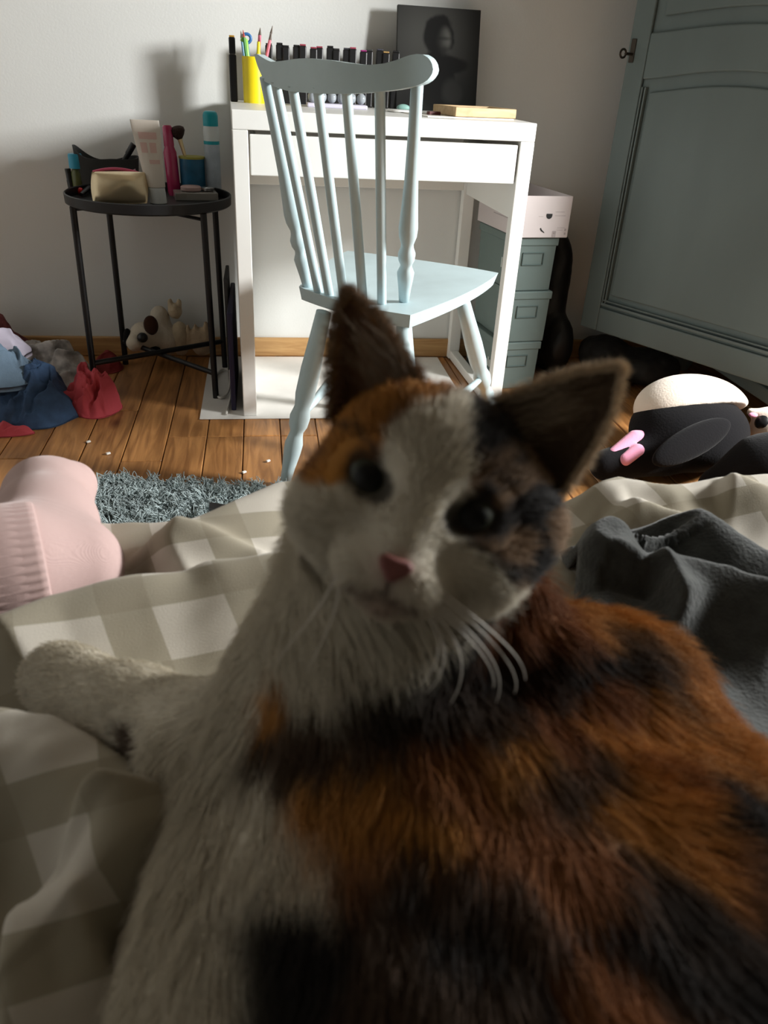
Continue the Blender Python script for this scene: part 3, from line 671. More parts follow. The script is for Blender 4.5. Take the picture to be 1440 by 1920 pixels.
tag(MB().lathe((.445, -.24, TOP), (.445, -.24, TOP+.006), [(0, .028), (.4, .034), (1, .032)], 24).build('shallow_dish', M['white'], base=(.445, -.24, TOP), smooth='auto'), 'shallow white dish on the desk near the mint eraser', 'dish')
tag(MB().obox((.515, -.345, TOP+.005), ((.9, .4, 0), (-.4, .9, 0), (0, 0, 1)), (.018, .007, .005)).build('sharpener', mat('dark_red', (.10, .02, .02), .5), base=(.515, -.345, TOP), bevel=.002), 'small dark red block left of the wooden frame', 'sharpener')

# ================================================================== storage boxes right of the desk
BW, BD = .138, .262
def storage_box(z0, h, label, dx, rz):
    c = np.array([.785, -.30]); b = empty('storage_box', (c[0]+dx, c[1], z0), label, 'storage box', 'sea green storage boxes in the stack', rz)
    def part(nm, mb, m, par=None, bevel=.003): o = mb.build(nm, m, None, bevel=bevel); o.parent = par or b; return o
    bodym = MB(); t = .006
    bodym.add([(.006, .006, 0), (BW-.006, .006, 0), (BW-.006, BD-.006, 0), (.006, BD-.006, 0), (.004, .004, h-.022), (BW-.004, .004, h-.022), (BW-.004, BD-.004, h-.022), (.004, BD-.004, h-.022)],
              [(0, 3, 2, 1), (4, 5, 6, 7), (0, 1, 5, 4), (1, 2, 6, 5), (2, 3, 7, 6), (3, 0, 4, 7)])
    bo_ = part('box_body', bodym, M['teal'])
    part('lid', MB().box((0, 0, h-.024), (BW, BD, h-.001)), M['teal'])
    hz = h*.60; x0, x1 = .030, .098
    for (a, b_) in (((x0, -.004+.005, hz-.018), (x1, .006, hz-.0155)), ((x0, .001, hz+.0155), (x1, .006, hz+.018)), ((x0, .001, hz-.018), (x0+.0025, .006, hz+.018)), ((x1-.0025, .001, hz-.018), (x1, .006, hz+.018))):
        part('handle_ridge', MB().box(a, b_), M['tealdark'], bo_, .0008)
    for k in range(5): part('printed_mark', MB().box((.0035, .030+.012*k, h*.35), (.0046, .036+.012*k, h*.35+.028-.006*(k % 2))), M['print'], bo_, 0)
    return b
storage_box(0, .149, 'sea green storage box at the bottom of the stack', -.006, .150)
storage_box(.149, .153, 'sea green storage box in the middle of the stack', .004, .140)
storage_box(.302, .152, 'sea green storage box topmost of three, under the white carton', .0, .150)
wbx = empty('white_carton', (.783, -.312, .455), 'open white carton with black printed marks on top of the green boxes', 'box', rz=.150)
def wpart(nm, mb, m=None, par=None, bevel=.001): o = mb.build(nm, m or M['pinkwhite'], None, bevel=bevel); o.parent = par or wbx; return o
cw, cdp, chh = .158, .285, .110; t = .003
fp = wpart('front_panel', MB().box((0, 0, 0), (cw, t, chh))); wpart('back_panel', MB().box((0, cdp-t, 0), (cw, cdp, chh)))
sp1 = wpart('side_panel', MB().box((0, t, 0), (t, cdp-t, chh))); wpart('side_panel', MB().box((cw-t, t, 0), (cw, cdp-t, chh))); wpart('bottom_panel', MB().box((t, t, 0), (cw-t, cdp-t, t)))
def mark(poly, m=M['ink']): o = MB().prism(poly, (0, -.0005, 0), o=(0, -.0001, 0), ex=(1, 0, 0), ey=(0, 0, 1)).build('printed_mark', m); o.parent = fp
mark([(.083, .064), (.101, .064)]+[(.092+.0095*math.cos(q), .060+.010*math.sin(q)) for q in np.linspace(-.1, -3.04, 12)])
mark([(.068, .024), (.072, .018), (.084, .012), (.083, .015), (.075, .021), (.071, .027)])
mark([(.108, .001), (.120, .001), (.120, .018), (.108, .018)], M['greyink']); mark([(.111, .010), (.117, .010), (.117, .016), (.111, .016)], M['pinkwhite'])
for (a, b_, c, e) in ((.110, .068, .138, .0695), (.110, .058, .143, .0595), (.060, .056, .074, .057), (.122, .026, .145, .027), (.122, .020, .140, .021), (.146, .008, .151, .014), (.146, .018, .151, .024)): mark([(a, b_), (c, b_), (c, e), (a, e)], M['greyink'])
for k in range(3):
    o = MB().box((-.0005, .05+.0*k, .040+.012*k), (0, .17-.02*k, .0425+.012*k)).build('printed_mark', M['greyink']); o.parent = sp1
# black bag behind the boxes, added shade bundle under the wardrobe door
def bag(name, prims, lo, hi, m, label, cat, h=.008, amp=.006, freq=38, seed=1, k=.03):
    def fn(P):
        d = None
        for p in prims:
            e = ell(P, p[0], p[1]) if len(p) == 2 else rcone(P, *p)
            d = e if d is None else smin(d, e, k)
        d = d+amp*wav(P, seed, freq)+amp*.9*np.abs(wav(P, seed+1, freq*2.6)); return np.maximum(d, .002-P[..., 2])
    V, Q, _ = nets(fn, lo, hi, h); c = V.mean(0); c[2] = V[:, 2].min()
    o = finish(name, V, Q, m, base=c, smooth=True); tag(o, label, cat); return o
M['bag'] = mat('black_nylon', (.008, .008, .008), .5, bump=.3, bscale=25)
M['bag2'] = mat('charcoal_cloth', (.020, .018, .016), .8, bump=.4, bscale=50, var=.5, vscale=20)
bag('black_bag', [((1.0, -.06, .16), (.06, .065, .17)), ((1.01, -.05, .31), (.05, .05, .13)), ((1.02, -.12, .09), (.06, .08, .10))], (.90, -.24, 0), (1.12, .024, .49), M['bag'], 'crumpled black bag squeezed between green boxes and wardrobe door', 'bag')
bag('dark_bundle', [((1.19, -.15, .06), (.09, .11, .07)), ((1.30, -.22, .05), (.11, .11, .055)), ((1.14, -.27, .04), (.06, .08, .05))], (1.03, -.40, 0), (1.42, -.01, .16), M['bag2'], 'dark crumpled cloth on the floor under the wardrobe door', 'cloth', seed=4)  # dark bundle added to stand in for the shade under the door

# ================================================================== floor things by the desk
flo = MB(); flo.box((-.100, -.515, .0006), (.66, .008, .0022)).build
sh = flo.build('white_sheet', mat('white_hardboard', (.80, .78, .74), .55, var=.06, vscale=9), base=(.28, -.25, 0)); tag(sh, 'large white board lying on the floor under the desk', 'board')
tag(MB().box((-.017, -.46, .003), (-.004, -.13, .275)).build('ring_binder', M['navy'], base=(-.023, -.3, .003), bevel=.003), 'navy blue folder standing against the left desk leg', 'folder')
tag(MB().box((-.029, -.30, .003), (-.019, -.13, .325)).build('clip_board', M['grey'], base=(-.024, -.22, .003), bevel=.002), 'dark grey board standing behind the navy folder by the desk', 'board')
cb = [at(a, b, z=z) for a, b, z in ((432, 640, .10), (431, 690, .07), (432, 722, .03), (426, 740, .010), (412, 748, .007), (402, 735, .007), (400, 712, .007), (412, 694, .007), (426, 690, .010), (436, 705, .010), (432, 750, .007), (424, 776, .007))]
t_ = np.linspace(0, len(cb)-1, 70); cbs = np.stack([np.interp(t_, range(len(cb)), [p[i] for p in cb]) for i in range(3)], 1)
for _ in range(6): cbs[1:-1] = (cbs[:-2]+cbs[1:-1]*2+cbs[2:])/4
tag(MB().tube(cbs, .0035, 8).build('power_cable', mat('pale_cable', (.62, .60, .56), .5), base=(-.06, -.35, 0), smooth=True), 'pale cable looping on the white board beside the navy folder', 'cable')

# soft toys under the tray table
def toy(name, loc, label, h, lo, hi, fn, m, cat='soft toy', colors=None):
    r = empty(name, loc, label, cat); V, Q, _ = nets(fn, lo, hi, h); o = finish('body', V, Q, m, r, smooth=True); return r, o
yb = -.075
B = lambda px, py, y=yb: at(px, py, y=y)
c1, c2, c3 = B(270, 632), B(300, 640, -.06), B(262, 635, -.10)
def dogf(P):
    d = ell(P, c2+np.array([.012, .02, 0]), (.055, .05, .048)); d = smin(d, ell(P, c1, (.046, .046, .046)), .02)
    d = smin(d, ell(P, c3+np.array([-.012, -.02, -.008]), (.026, .03, .024)), .015); d = smin(d, ell(P, B(300, 600, -.03), (.030, .03, .045)), .02)
    return np.maximum(d+.0015*wav(P, 3, 160), .003-P[..., 2])
dg, _ = toy('plush_dog', (c1[0], c1[1], 0), 'white plush dog with brown ear slumped under the tray table', .005, (-.42, -.20, 0), (-.10, .028, .22), dogf, mat('off_white_plush', (.62, .54, .43), .95, sheen=.1, bump=.5, bscale=140, spec=.1))
MB().ell(B(283, 610, -.105), (.022, .012, .030), nu=18, nv=12).build('ear', M['brown'], dg, smooth=True)
MB().ell(B(267, 633, -.135), (.016, .016, .015)).build('nose', M['black'], dg, smooth=True)
MB().ell(B(240, 634, -.09), (.014, .02, .030)).build('ear', M['velvet'], dg, smooth=True)
MB().ell(B(285, 655, -.10), (.026, .016, .010)).build('paw', M['velvet'], dg, smooth=True)
a1, a2 = B(338, 632, -.05), B(328, 583, -.03)
def rabf(P):
    d = ell(P, a1+np.array([0, 0, -.005]), (.030, .030, .055)); d = smin(d, ell(P, a2, (.022, .022, .024)), .012); d = smin(d, rcone(P, a2+np.array([-.010, 0, .012]), a2+np.array([-.013, .004, .030]), .009, .008), .005); d = smin(d, rcone(P, a2+np.array([.010, 0, .012]), a2+np.array([.014, .004, .028]), .009, .008), .005)
    return np.maximum(d+.0015*wav(P, 5, 170), .003-P[..., 2])
rb, _ = toy('plush_rabbit', (a1[0], a1[1], 0), 'tall beige plush animal sitting against the wall under the table', .005, (-.30, -.12, 0), (-.10, .028, .26), rabf, M['tan2'])
b1_, b2_ = B(375, 640, -.05), B(362, 612, -.05)
def catf(P):
    d = ell(P, b1_+np.array([.006, 0, 0]), (.038, .032, .045))
    for (px, py, r) in ((352, 612, .010), (366, 610, .010), (386, 606, .012)): q = B(px, py, -.06); d = smin(d, rcone(P, q-np.array([0, 0, .05]), q, r*1.5, r*.6), .01)
    return np.maximum(d+.0015*wav(P, 6, 170), .003-P[..., 2])
toy('plush_bear', (b1_[0], b1_[1], 0), 'small tan plush toy with upright paws right of beige plush animal', .005, (-.22, -.14, 0), (-.03, .028, .20), catf, M['tan'])

# ================================================================== clothes heap at the left
def crumple(name, px, py, z0, sx, sy, h, rz, m, label, seed, folds=26, amp=.016, n=56, cat='clothing', z_base=0.0, edge=.22, floorz=.003):
    c = at(px, py, z=z0); A = []; B2 = []; cr, sr = math.cos(rz), math.sin(rz)
    th = np.linspace(0, 2*math.pi, n*3, endpoint=False); rr = np.linspace(0, 1, n)
    V = [];
    for r in rr:
        for q in th:
            ed = 1+edge*wav(np.array([[math.cos(q), math.sin(q)]]), seed+9, 2.6)[0]
            x, y = sx*r*ed*math.cos(q), sy*r*ed*math.sin(q); V.append((c[0]+cr*x-sr*y, c[1]+sr*x+cr*y, 0))
    V = np.array(V); R = np.repeat(rr, len(th)); P2 = V[:, :2]*1.0
    Wp = P2+.02*np.stack([wav(P2, seed+1, 30), wav(P2, seed+2, 30)], -1)
    env = np.sqrt(np.clip(1-R**4, 0, 1)); rg2 = np.random.default_rng(seed); hgt = np.zeros(len(V)); nf = int(folds*.55)
    for _ in range(nf):
        c2 = c[:2]+np.array([cr*sx, sr*sx])*rg2.uniform(-.8, .8)+np.array([-sr*sy, cr*sy])*rg2.uniform(-.8, .8); th0 = rg2.normal(rz+1.1, .55); Lf = rg2.uniform(.35, .9)*max(sx, sy); cv2 = rg2.normal(0, 9)
        tt_ = np.linspace(-1, 1, 7)*Lf; PL = np.stack([c2[0]+np.cos(th0)*tt_-np.sin(th0)*cv2*tt_**2, c2[1]+np.sin(th0)*tt_+np.cos(th0)*cv2*tt_**2], -1)
        D_, S_, tp_ = seg_dist(Wp[:, 0], Wp[:, 1], PL); wd = rg2.uniform(.007, .014); hgt = hgt+rg2.uniform(.6, 1.5)*amp*tp_*np.exp(-(D_/np.where(S_ > 0, wd*.6, wd*1.4))**2)
    V[:, 2] = z_base+h*(1-R**2.4)*(.82+.25*wav(P2, seed+3, 22))+np.minimum(hgt, amp*2.4)*env+.003*(1-np.abs(wav(Wp, seed+5, folds*6, 5)))*env
    V[:, 0] += .006*wav(V*1.0, seed+6, 70)*env; V[:, 1] += .006*wav(V*1.0, seed+7, 70)*env
    V[:, 2] = np.maximum(V[:, 2], floorz); V[:, 1] = np.minimum(V[:, 1], YB-.018)
    m2 = len(th); F = [(i*m2+k, i*m2+(k+1) % m2, (i+1)*m2+(k+1) % m2, (i+1)*m2+k)[::-1] for i in range(len(rr)-1) for k in range(m2)]
    # underside
    N = len(V); Vb = V.copy(); Vb[:, 2] = np.maximum(V[:, 2]-.012, .001); F2 = [tuple(N+k for k in f[::-1]) for f in F]; last = (len(rr)-1)*m2
    F3 = [(last+k, last+(k+1) % m2, N+last+(k+1) % m2, N+last+k) for k in range(m2)]
    o = finish(name, np.vstack([V, Vb]), F+F2+F3, m, base=(c[0], c[1], max(z_base, 0)), smooth=True); tag(o, label, cat); return o
M['denim'] = mat('blue_denim', (.038, .080, .165), .85, var=.40, vscale=18, bump=.25, bscale=300)
M['denim2'] = mat('pale_denim', (.14, .21, .29), .85, var=.15, vscale=18, bump=.25, bscale=300)
M['coral'] = mat('coral_cotton', (.52, .065, .085), .85, bump=.12, bscale=200)
M['coraldark'] = mat('dark_red_cotton', (.22, .02, .02), .85, bump=.12, bscale=200)
M['maroon'] = mat('maroon_knit', (.10, .018, .020), .9, bump=.8, bscale=120, col2=(.22, .06, .06), vscale=60)
M['tie'] = mat('grey_tie_dye', (.20, .19, .18), .9, col2=(.62, .58, .55), vscale=30, detail=3)
M['lilac'] = mat('lilac_cotton', (.50, .46, .56), .85, bump=.1, bscale=120)
M['yellowc'] = mat('pale_yellow_cotton', (.42, .40, .28), .85)
crumple('grey_top', 85, 668, .06, .15, .11, .085, -.5, M['tie'], 'grey and white tie-dye top at the back of the clothes heap', 21, 30, .016)
crumple('maroon_jumper', -30, 590, .16, .11, .08, .115, .3, M['maroon'], 'maroon knitted garment at the back left of the clothes heap', 25, 24, .016, z_base=.05)
crumple('lilac_shirt', 0, 645, .12, .09, .06, .050, -.3, M['lilac'], 'pale lilac shirt on the clothes heap above the light jeans', 33, 22, .012, z_base=.10)
crumple('pale_jeans', -5, 690, .12, .085, .09, .060, .2, M['denim2'], 'light blue denim lying on the heap at the left edge', 41, 16, .012, z_base=.095)
crumple('blue_jeans', 58, 738, .05, .125, .125, .115, -.6, M['denim'], 'dark blue denim jeans in the middle of the clothes heap', 52, 40, .020, edge=.12)
crumple('coral_shirt', 166, 745, .03, .080, .092, .060, .5, M['coral'], 'crumpled coral red shirt beside the jeans at the table leg', 63, 44, .022)
crumple('coral_cloth', 5, 812, .0, .07, .030, .016, -.1, M['coral'], 'coral red cloth lying flat in front of the jeans', 71, 30, .008)
crumple('red_cushion', 203, 690, .0, .045, .06, .045, .3, M['coraldark'], 'dark red cloth behind the front left leg of tray table', 77, 12, .004, edge=.05)
sc_ = [(166, 828), (203, 850), (458, 885), (503, 864)]
for k, (a, b) in enumerate(sc_):
    q = at(a, b, z=.003); o = MB().obox(q, ((.8, .6, 0), (-.6, .8, 0), (0, 0, 1)), (.005, .003, .0022)).build('paper_scrap', M['whitein'], base=q, bevel=.001)
    tag(o, ['white scrap on the floor nearest the coral shirt', 'tiny white scrap above the pink sock', 'white scrap by the upper edge of the grey rug', 'white scrap near the chair leg on the floor'][k], 'scrap', 'white scraps on the floor')

# ================================================================== big soft toys by the wardrobe
pc_ = np.array([1.118, -.850, .100])
def plf(P):
    d = ell(P, pc_, (.148, .125, .098)); d = smin(d, rcone(P, at(1235, 850, z=.06), at(1135, 872, z=.045), .055, .038), .04)
    return np.maximum(d, .004-P[..., 2])
pr, _ = toy('plush_toy', (pc_[0], pc_[1], 0), 'large round black and cream plush toy lying before the wardrobe', .007, (.80, -1.05, 0), (1.30, -.66, .30), plf, M['velvet'])
cc = pc_+np.array([.015, .035, .040])
def crf(P):
    d = ell(P, cc, (.146, .112, .088), None); d = smin(d, rcone(P, at(1237, 775, z=.135), at(1330, 748, z=.17), .026, .028), .03)
    pln = (P-(pc_+np.array([0, .005, .048])))@np.array([-.10, .62, .78], np.float32); return smax(d, -pln, .012)
V, Q, _ = nets(crf, (.88, -1.0, .08), (1.32, -.60, .34), .006); finish('belly', V, Q, M['cream'], pr, smooth=True)
q = at(1272, 722, z=.165)
MB().lathe(q-np.array([.0, -.02, .05]), q+np.array([-.006, 0, .022]), [(0, .03), (.5, .032), (.85, .024), (1, .008)], 20).build('ear', M['velvet2'], pr, smooth=True)
# flipper-like arm
a_, b_ = at(1232, 862, z=.10), at(1350, 800, z=.16); dv = (b_-a_)/np.linalg.norm(b_-a_); up_ = -CF; sd = np.cross(dv, up_); sd /= np.linalg.norm(sd); nm_ = np.cross(sd, dv)
am = MB().ell((a_+b_)/2+nm_*.012, (np.linalg.norm(b_-a_)/2+.02, .036, .022), ax=np.array([dv, sd, nm_]), nu=28, nv=16).build('arm', M['velvet'], pr, smooth=True)
f1, f2, f3 = at(1150, 850, z=.075), at(1195, 845, z=.085), at(1203, 825, z=.095)
def pkf(P):
    d = rcone(P, f1, at(1190, 822, z=.10), .014, .020); d = smin(d, rcone(P, at(1172, 862, z=.07), f2, .015, .017), .006); d = smin(d, ell(P, f3, (.020, .020, .024)), .010); return d
V, Q, _ = nets(pkf, f2-.09, f2+.09, .004); finish('foot', V, Q, M['pink'], pr, smooth=True)
p2 = at(1420, 880, z=.10)
def pl2(P):
    d = ell(P, p2+np.array([.06, -.03, -.0]), (.13, .10, .098)); d = smin(d, rcone(P, at(1350, 915, z=.05), p2, .05, .07), .04); return np.maximum(d, .004-P[..., 2])
pr2, _ = toy('plush_toy', (p2[0], p2[1], 0), 'black velvety plush toy at the right edge beside the duvet', .008, p2-np.array([.25, .22, .12]), p2+np.array([.25, .16, .14]), pl2, M['velvet'])
h0 = at(1440, 785, z=.14)
def hd(P): 
    d = ell(P, h0+np.array([.02, 0, -.03]), (.055, .05, .06)); d = smin(d, rcone(P, h0+np.array([.01, 0, 0]), at(1408, 772, z=.15), .020, .010), .02); return np.maximum(d, .004-P[..., 2])
V, Q, _ = nets(hd, h0-np.array([.14, .12, .14]), h0+np.array([.14, .12, .10]), .006); finish('head', V, Q, M['cream'], pr2, smooth=True)
MB().ell(at(1412, 778, z=.152), (.012, .008, .006)).build('snout', M['pink'], pr2, smooth=True)
ey = MB().ell(at(1432, 793, d=1.93), (.022, .022, .022)).build('eye', M['black'], pr2, smooth=True)


# ================================================================== shaggy rug
def strands(name, roots, dirs, lens, colors, mat_, parent, r0, r1=.25, npts=5, curl=0.0, droop=0.0, seed=0, off=(0, 0, 0), bend=None):
    """real hair strands: roots, directions, lengths and colours per strand"""
    n = len(roots); rg_ = np.random.default_rng(seed); t = np.linspace(0, 1, npts)[None, :, None]
    P = roots[:, None, :]+dirs[:, None, :]*lens[:, None, None]*t
    if bend is not None: P = P+bend[:, None, :]*lens[:, None, None]*t*t
    P[:, :, 2] -= droop*lens[:, None]*t[..., 0]**2
    if curl:
        a = rg_.normal(size=(n, 1, 3)); ph = rg_.uniform(0, 6.28, (n, 1, 1)); P = P+a*curl*lens[:, None, None]*np.sin(t*4.5+ph)*t
    cv_ = bpy.data.hair_curves.new(name); cv_.add_curves([npts]*n)
    cv_.position_data.foreach_set('vector', (P-np.array(off)).astype(np.float32).ravel())
    ra = cv_.attributes.get('radius') or cv_.attributes.new('radius', 'FLOAT', 'POINT')
    rr = np.tile(r0*(1+(r1-1)*np.linspace(0, 1, npts)**1.5), n).astype(np.float32); ra.data.foreach_set('value', rr)
    ca = cv_.attributes.new('coat', 'FLOAT_COLOR', 'CURVE'); c4 = np.ones((n, 4), np.float32); c4[:, :3] = colors; ca.data.foreach_set('color', c4.ravel())
    cv_.materials.append(mat_); o = bpy.data.objects.new(name, cv_); COL.objects.link(o); o.parent = parent
    return o
rc = np.array([-.292, -.872]); ru = np.array([.983, -.183]); rv = np.array([-.183, -.983])
RW, RD = .58, .66
rug = empty('rug', (rc[0]+ru[0]*RW/2+rv[0]*RD/2, rc[1]+ru[1]*RW/2+rv[1]*RD/2, 0), 'shaggy grey blue rug on the wooden floor behind the bed', 'rug')
q = rc+ru*RW/2+rv*RD/2
MB().obox((q[0], q[1], .005), ((*ru, 0), (*rv, 0), (0, 0, 1)), (RW/2, RD/2, .004)).build('rug_backing', mat('rug_backing_cloth', (.16, .20, .21), .95), rug)
n = 30000; ab = rng.uniform(0, 1, (n, 2)); R2 = np.zeros((n, 3)); R2[:, :2] = rc+ab[:, :1]*ru*RW+ab[:, 1:]*rv*RD; R2[:, 2] = .008
tuft = np.floor(ab*np.array([RW, RD])/.014); hs = np.sin(tuft[:, 0]*12.9898+tuft[:, 1]*78.233)*43758.5; hs = hs-np.floor(hs); h2 = np.sin(tuft[:, 0]*39.3+tuft[:, 1]*11.1)*9631.7; h2 = h2-np.floor(h2)
dr_ = np.stack([np.cos(hs*6.28)*.9, np.sin(hs*6.28)*.9, .55+.5*h2], -1)+rng.normal(0, .25, (n, 3)); dr_ /= np.linalg.norm(dr_, axis=1)[:, None]; dr_[:, 2] = np.abs(dr_[:, 2])+.1
colr = np.array([.33, .39, .395])*(.65+.7*h2[:, None])*(.85+.3*rng.uniform(0, 1, (n, 1)))
M['hair'] = attr_mat('strand_colour', .75, spec=.2)
pile = strands('rug_pile', R2, dr_, rng.uniform(.022, .036, n), colr, M['hair'], rug, .0012, .6, 4, curl=.15, droop=.25, seed=3, off=np.array(rug.location))
pile['kind'] = 'stuff'

# ================================================================== bed and duvet
bed = empty('bed', (.40, -2.95, 0), 'low bed with mattress under the beige duvet', 'bed')
MB().box((-.42, -3.98, .20), (1.22, -1.90, .40)).build('mattress', mat('mattress_ticking', (.55, .52, .46), .9), bed, bevel=.03, segs=4)
MB().box((-.44, -4.0, .12), (1.24, -1.885, .20)).build('bed_base', M['lightwood'], bed, bevel=.01)
for a in (-.38, 1.18):
    for b in (-3.94, -1.94): MB().box((a-.03, b-.03, 0), (a+.03, b+.03, .12)).build('leg', M['lightwood'], bed, bevel=.004)
def ridge_xy(pts, z): return np.array([at(a, b, z=z)[:2] for a, b in pts])
RID = [  # polyline in the picture, height it is read at, crest height, far width, near width
    ([(-90, 1195), (0, 1152), (100, 1112), (250, 1080), (400, 1060), (520, 1046), (660, 1040)], .515, .052, .030, .060),
    ([(250, 1040), (330, 1012), (430, 976), (530, 934), (640, 905)], .485, .040, .030, .060),
    ([(1040, 950), (1160, 921), (1250, 936), (1340, 923), (1440, 909), (1600, 895)], .485, .035, .022, .050),
    ([(1130, 932), (1280, 974), (1440, 1042), (1600, 1105)], .500, .034, .018, .045),
    ([(1330, 928), (1440, 940), (1600, 960)], .490, .022, .012, .030),
    ([(-120, 1270), (0, 1312), (90, 1335), (180, 1378), (290, 1447), (380, 1518), (430, 1600)], .530, .066, .014, .060),
    ([(-60, 1740), (60, 1720), (150, 1690), (215, 1620), (235, 1500)], .515, .040, .022, .030),
    ([(-90, 1590), (0, 1620), (60, 1660), (100, 1720)], .48, -.030, .030, .030),
    ([(-60, 1450), (60, 1470), (150, 1540), (180, 1620)], .51, .018, .016, .024),
    ([(-60, 1900), (120, 1850), (230, 1760)], .51, .022, .020, .030),
    ([(300, 1000), (420, 1020), (520, 1035)], .49, .012, .010, .020),
]
RXY = [ridge_xy(r[0], r[1]) for r in RID]
def duvet_z(X, Y):
    P2 = np.stack([X, Y], -1)
    edge = -1.835+.012*wav(P2[..., :1]*np.ones(2), 3, 9)
    Z = .462+.006*wav(P2, 11, 14)+.0035*wav(P2, 12, 34)+.0015*wav(P2, 13, 80)
    for (pts, z, h, wf, wn_), P in zip(RID, RXY):
        D, S, tp_ = seg_dist(X, Y, P); Z = Z+h*tp_*np.exp(-(D/np.where(S > 0, wf, wn_))**2)
    # hollow the cat lies in
    Z = Z-.010*np.exp(-(((X-.17)/.12)**2+((Y+2.33)/.16)**2))
    dr2 = sstep(Y, edge-.02, edge+.09); Z = Z*(1-dr2)+(.10+.02*wav(P2, 17, 30))*dr2
    dl = sstep(-X, .44, .52); Z = Z*(1-dl)+.15*dl; dR = sstep(X, 1.24, 1.32); return Z*(1-dR)+.15*dR
nx, ny = 300, 330
xs = np.concatenate([np.linspace(-.55, -.14, 40), np.linspace(-.135, .66, 210), np.linspace(.67, 1.35, 50)]); ys = np.concatenate([np.linspace(-3.4, -2.5, 40), np.linspace(-2.495, -1.72, 290)])
X, Y = np.meshgrid(xs, ys, indexing='ij'); Z = duvet_z(X, Y)
PT = np.stack([X, Y, Z], -1)
vv = np.zeros_like(Z); vv[:, 1:] = np.cumsum(np.linalg.norm(np.diff(PT, axis=1), axis=-1), axis=1); uu = np.zeros_like(Z); uu[1:] = np.cumsum(np.linalg.norm(np.diff(PT, axis=0), axis=-1), axis=0)
uu = X+.15*Z; vv = Y+.85*Z
dm = bpy.data.materials.new('plaid_duvet'); dm.use_nodes = True; nt = dm.node_tree; L = nt.links.new; bs = nt.nodes['Principled BSDF']
uvn = nt.nodes.new('ShaderNodeUVMap'); mp = nt.nodes.new('ShaderNodeMapping'); mp.inputs['Rotation'].default_value = (0, 0, -.22); mp.inputs['Scale'].default_value = (1/.086, 1/.086, 1); mp.inputs['Location'].default_value = (.31, .18, 0); L(uvn.outputs[0], mp.inputs['Vector'])
sx = nt.nodes.new('ShaderNodeSeparateXYZ'); L(mp.outputs[0], sx.inputs[0])
def mth(op, a, b=None, clamp=False):
    m = nt.nodes.new('ShaderNodeMath'); m.operation = op; m.use_clamp = clamp
    for i, v in enumerate((a, b)):
        if v is None: continue
        if isinstance(v, (int, float)): m.inputs[i].default_value = v
        else: L(v, m.inputs[i])
    return m.outputs[0]
def band(sock, lo_, hi_):
    f_ = mth('FRACT', sock); return mth('MULTIPLY', mth('GREATER_THAN', f_, lo_), mth('LESS_THAN', f_, hi_))
bu, bv = band(sx.outputs[0], .0, .60), band(sx.outputs[1], .0, .60)
fac = mth('ADD', mth('MULTIPLY', bu, bv), mth('MULTIPLY', mth('MULTIPLY', mth('SUBTRACT', 1, bu), mth('SUBTRACT', 1, bv)), .0), True)
mx = nt.nodes.new('ShaderNodeMix'); mx.data_type = 'RGBA'; mx.inputs['A'].default_value = (.34, .305, .235, 1); mx.inputs['B'].default_value = (.53, .49, .425, 1); L(fac, mx.inputs['Factor'])
both = mth('MULTIPLY', mth('SUBTRACT', 1, bu), mth('SUBTRACT', 1, bv)); mx2 = nt.nodes.new('ShaderNodeMix'); mx2.data_type = 'RGBA'; mx2.inputs['B'].default_value = (.30, .265, .20, 1); L(mx.outputs['Result'], mx2.inputs['A']); L(both, mx2.inputs['Factor'])
L(mx2.outputs['Result'], bs.inputs['Base Color']); bs.inputs['Roughness'].default_value = .95; bs.inputs['Specular IOR Level'].default_value = .1; bs.inputs['Sheen Weight'].default_value = .12
nn_ = nt.nodes.new('ShaderNodeTexNoise'); nn_.inputs['Scale'].default_value = 900; L(uvn.outputs[0], nn_.inputs['Vector']); bp = nt.nodes.new('ShaderNodeBump'); bp.inputs['Strength'].default_value = .25; bp.inputs['Distance'].default_value = .001; L(nn_.outputs['Fac'], bp.inputs['Height']); L(bp.outputs[0], bs.inputs['Normal'])
a, b = X.shape; F = [(i*b+j, (i+1)*b+j, (i+1)*b+j+1, i*b+j+1) for i in range(a-1) for j in range(b-1)]
dv_ = finish('duvet', PT.reshape(-1, 3), F, dm, base=(.40, -2.5, .40), smooth=True, uvs=np.stack([uu, vv], -1).reshape(-1, 2)); tag(dv_, 'rumpled beige checked duvet spread over the bed', 'duvet')
so = dv_.modifiers.new('thick', 'SOLIDIFY'); so.thickness = .02; so.offset = -1
# black tie lying at the duvet edge
q0, q1 = at(392, 950, z=.045), at(440, 958, z=.075)
tag(MB().obox((q0+q1)/2, ((q1-q0)/np.linalg.norm(q1-q0), (0, .97, .2), (0, -.2, .97)), (np.linalg.norm(q1-q0)/2, .012, .004)).build('black_strap', M['black'], base=q0, bevel=.002), 'short black strap lying on the rug by the duvet edge', 'strap')

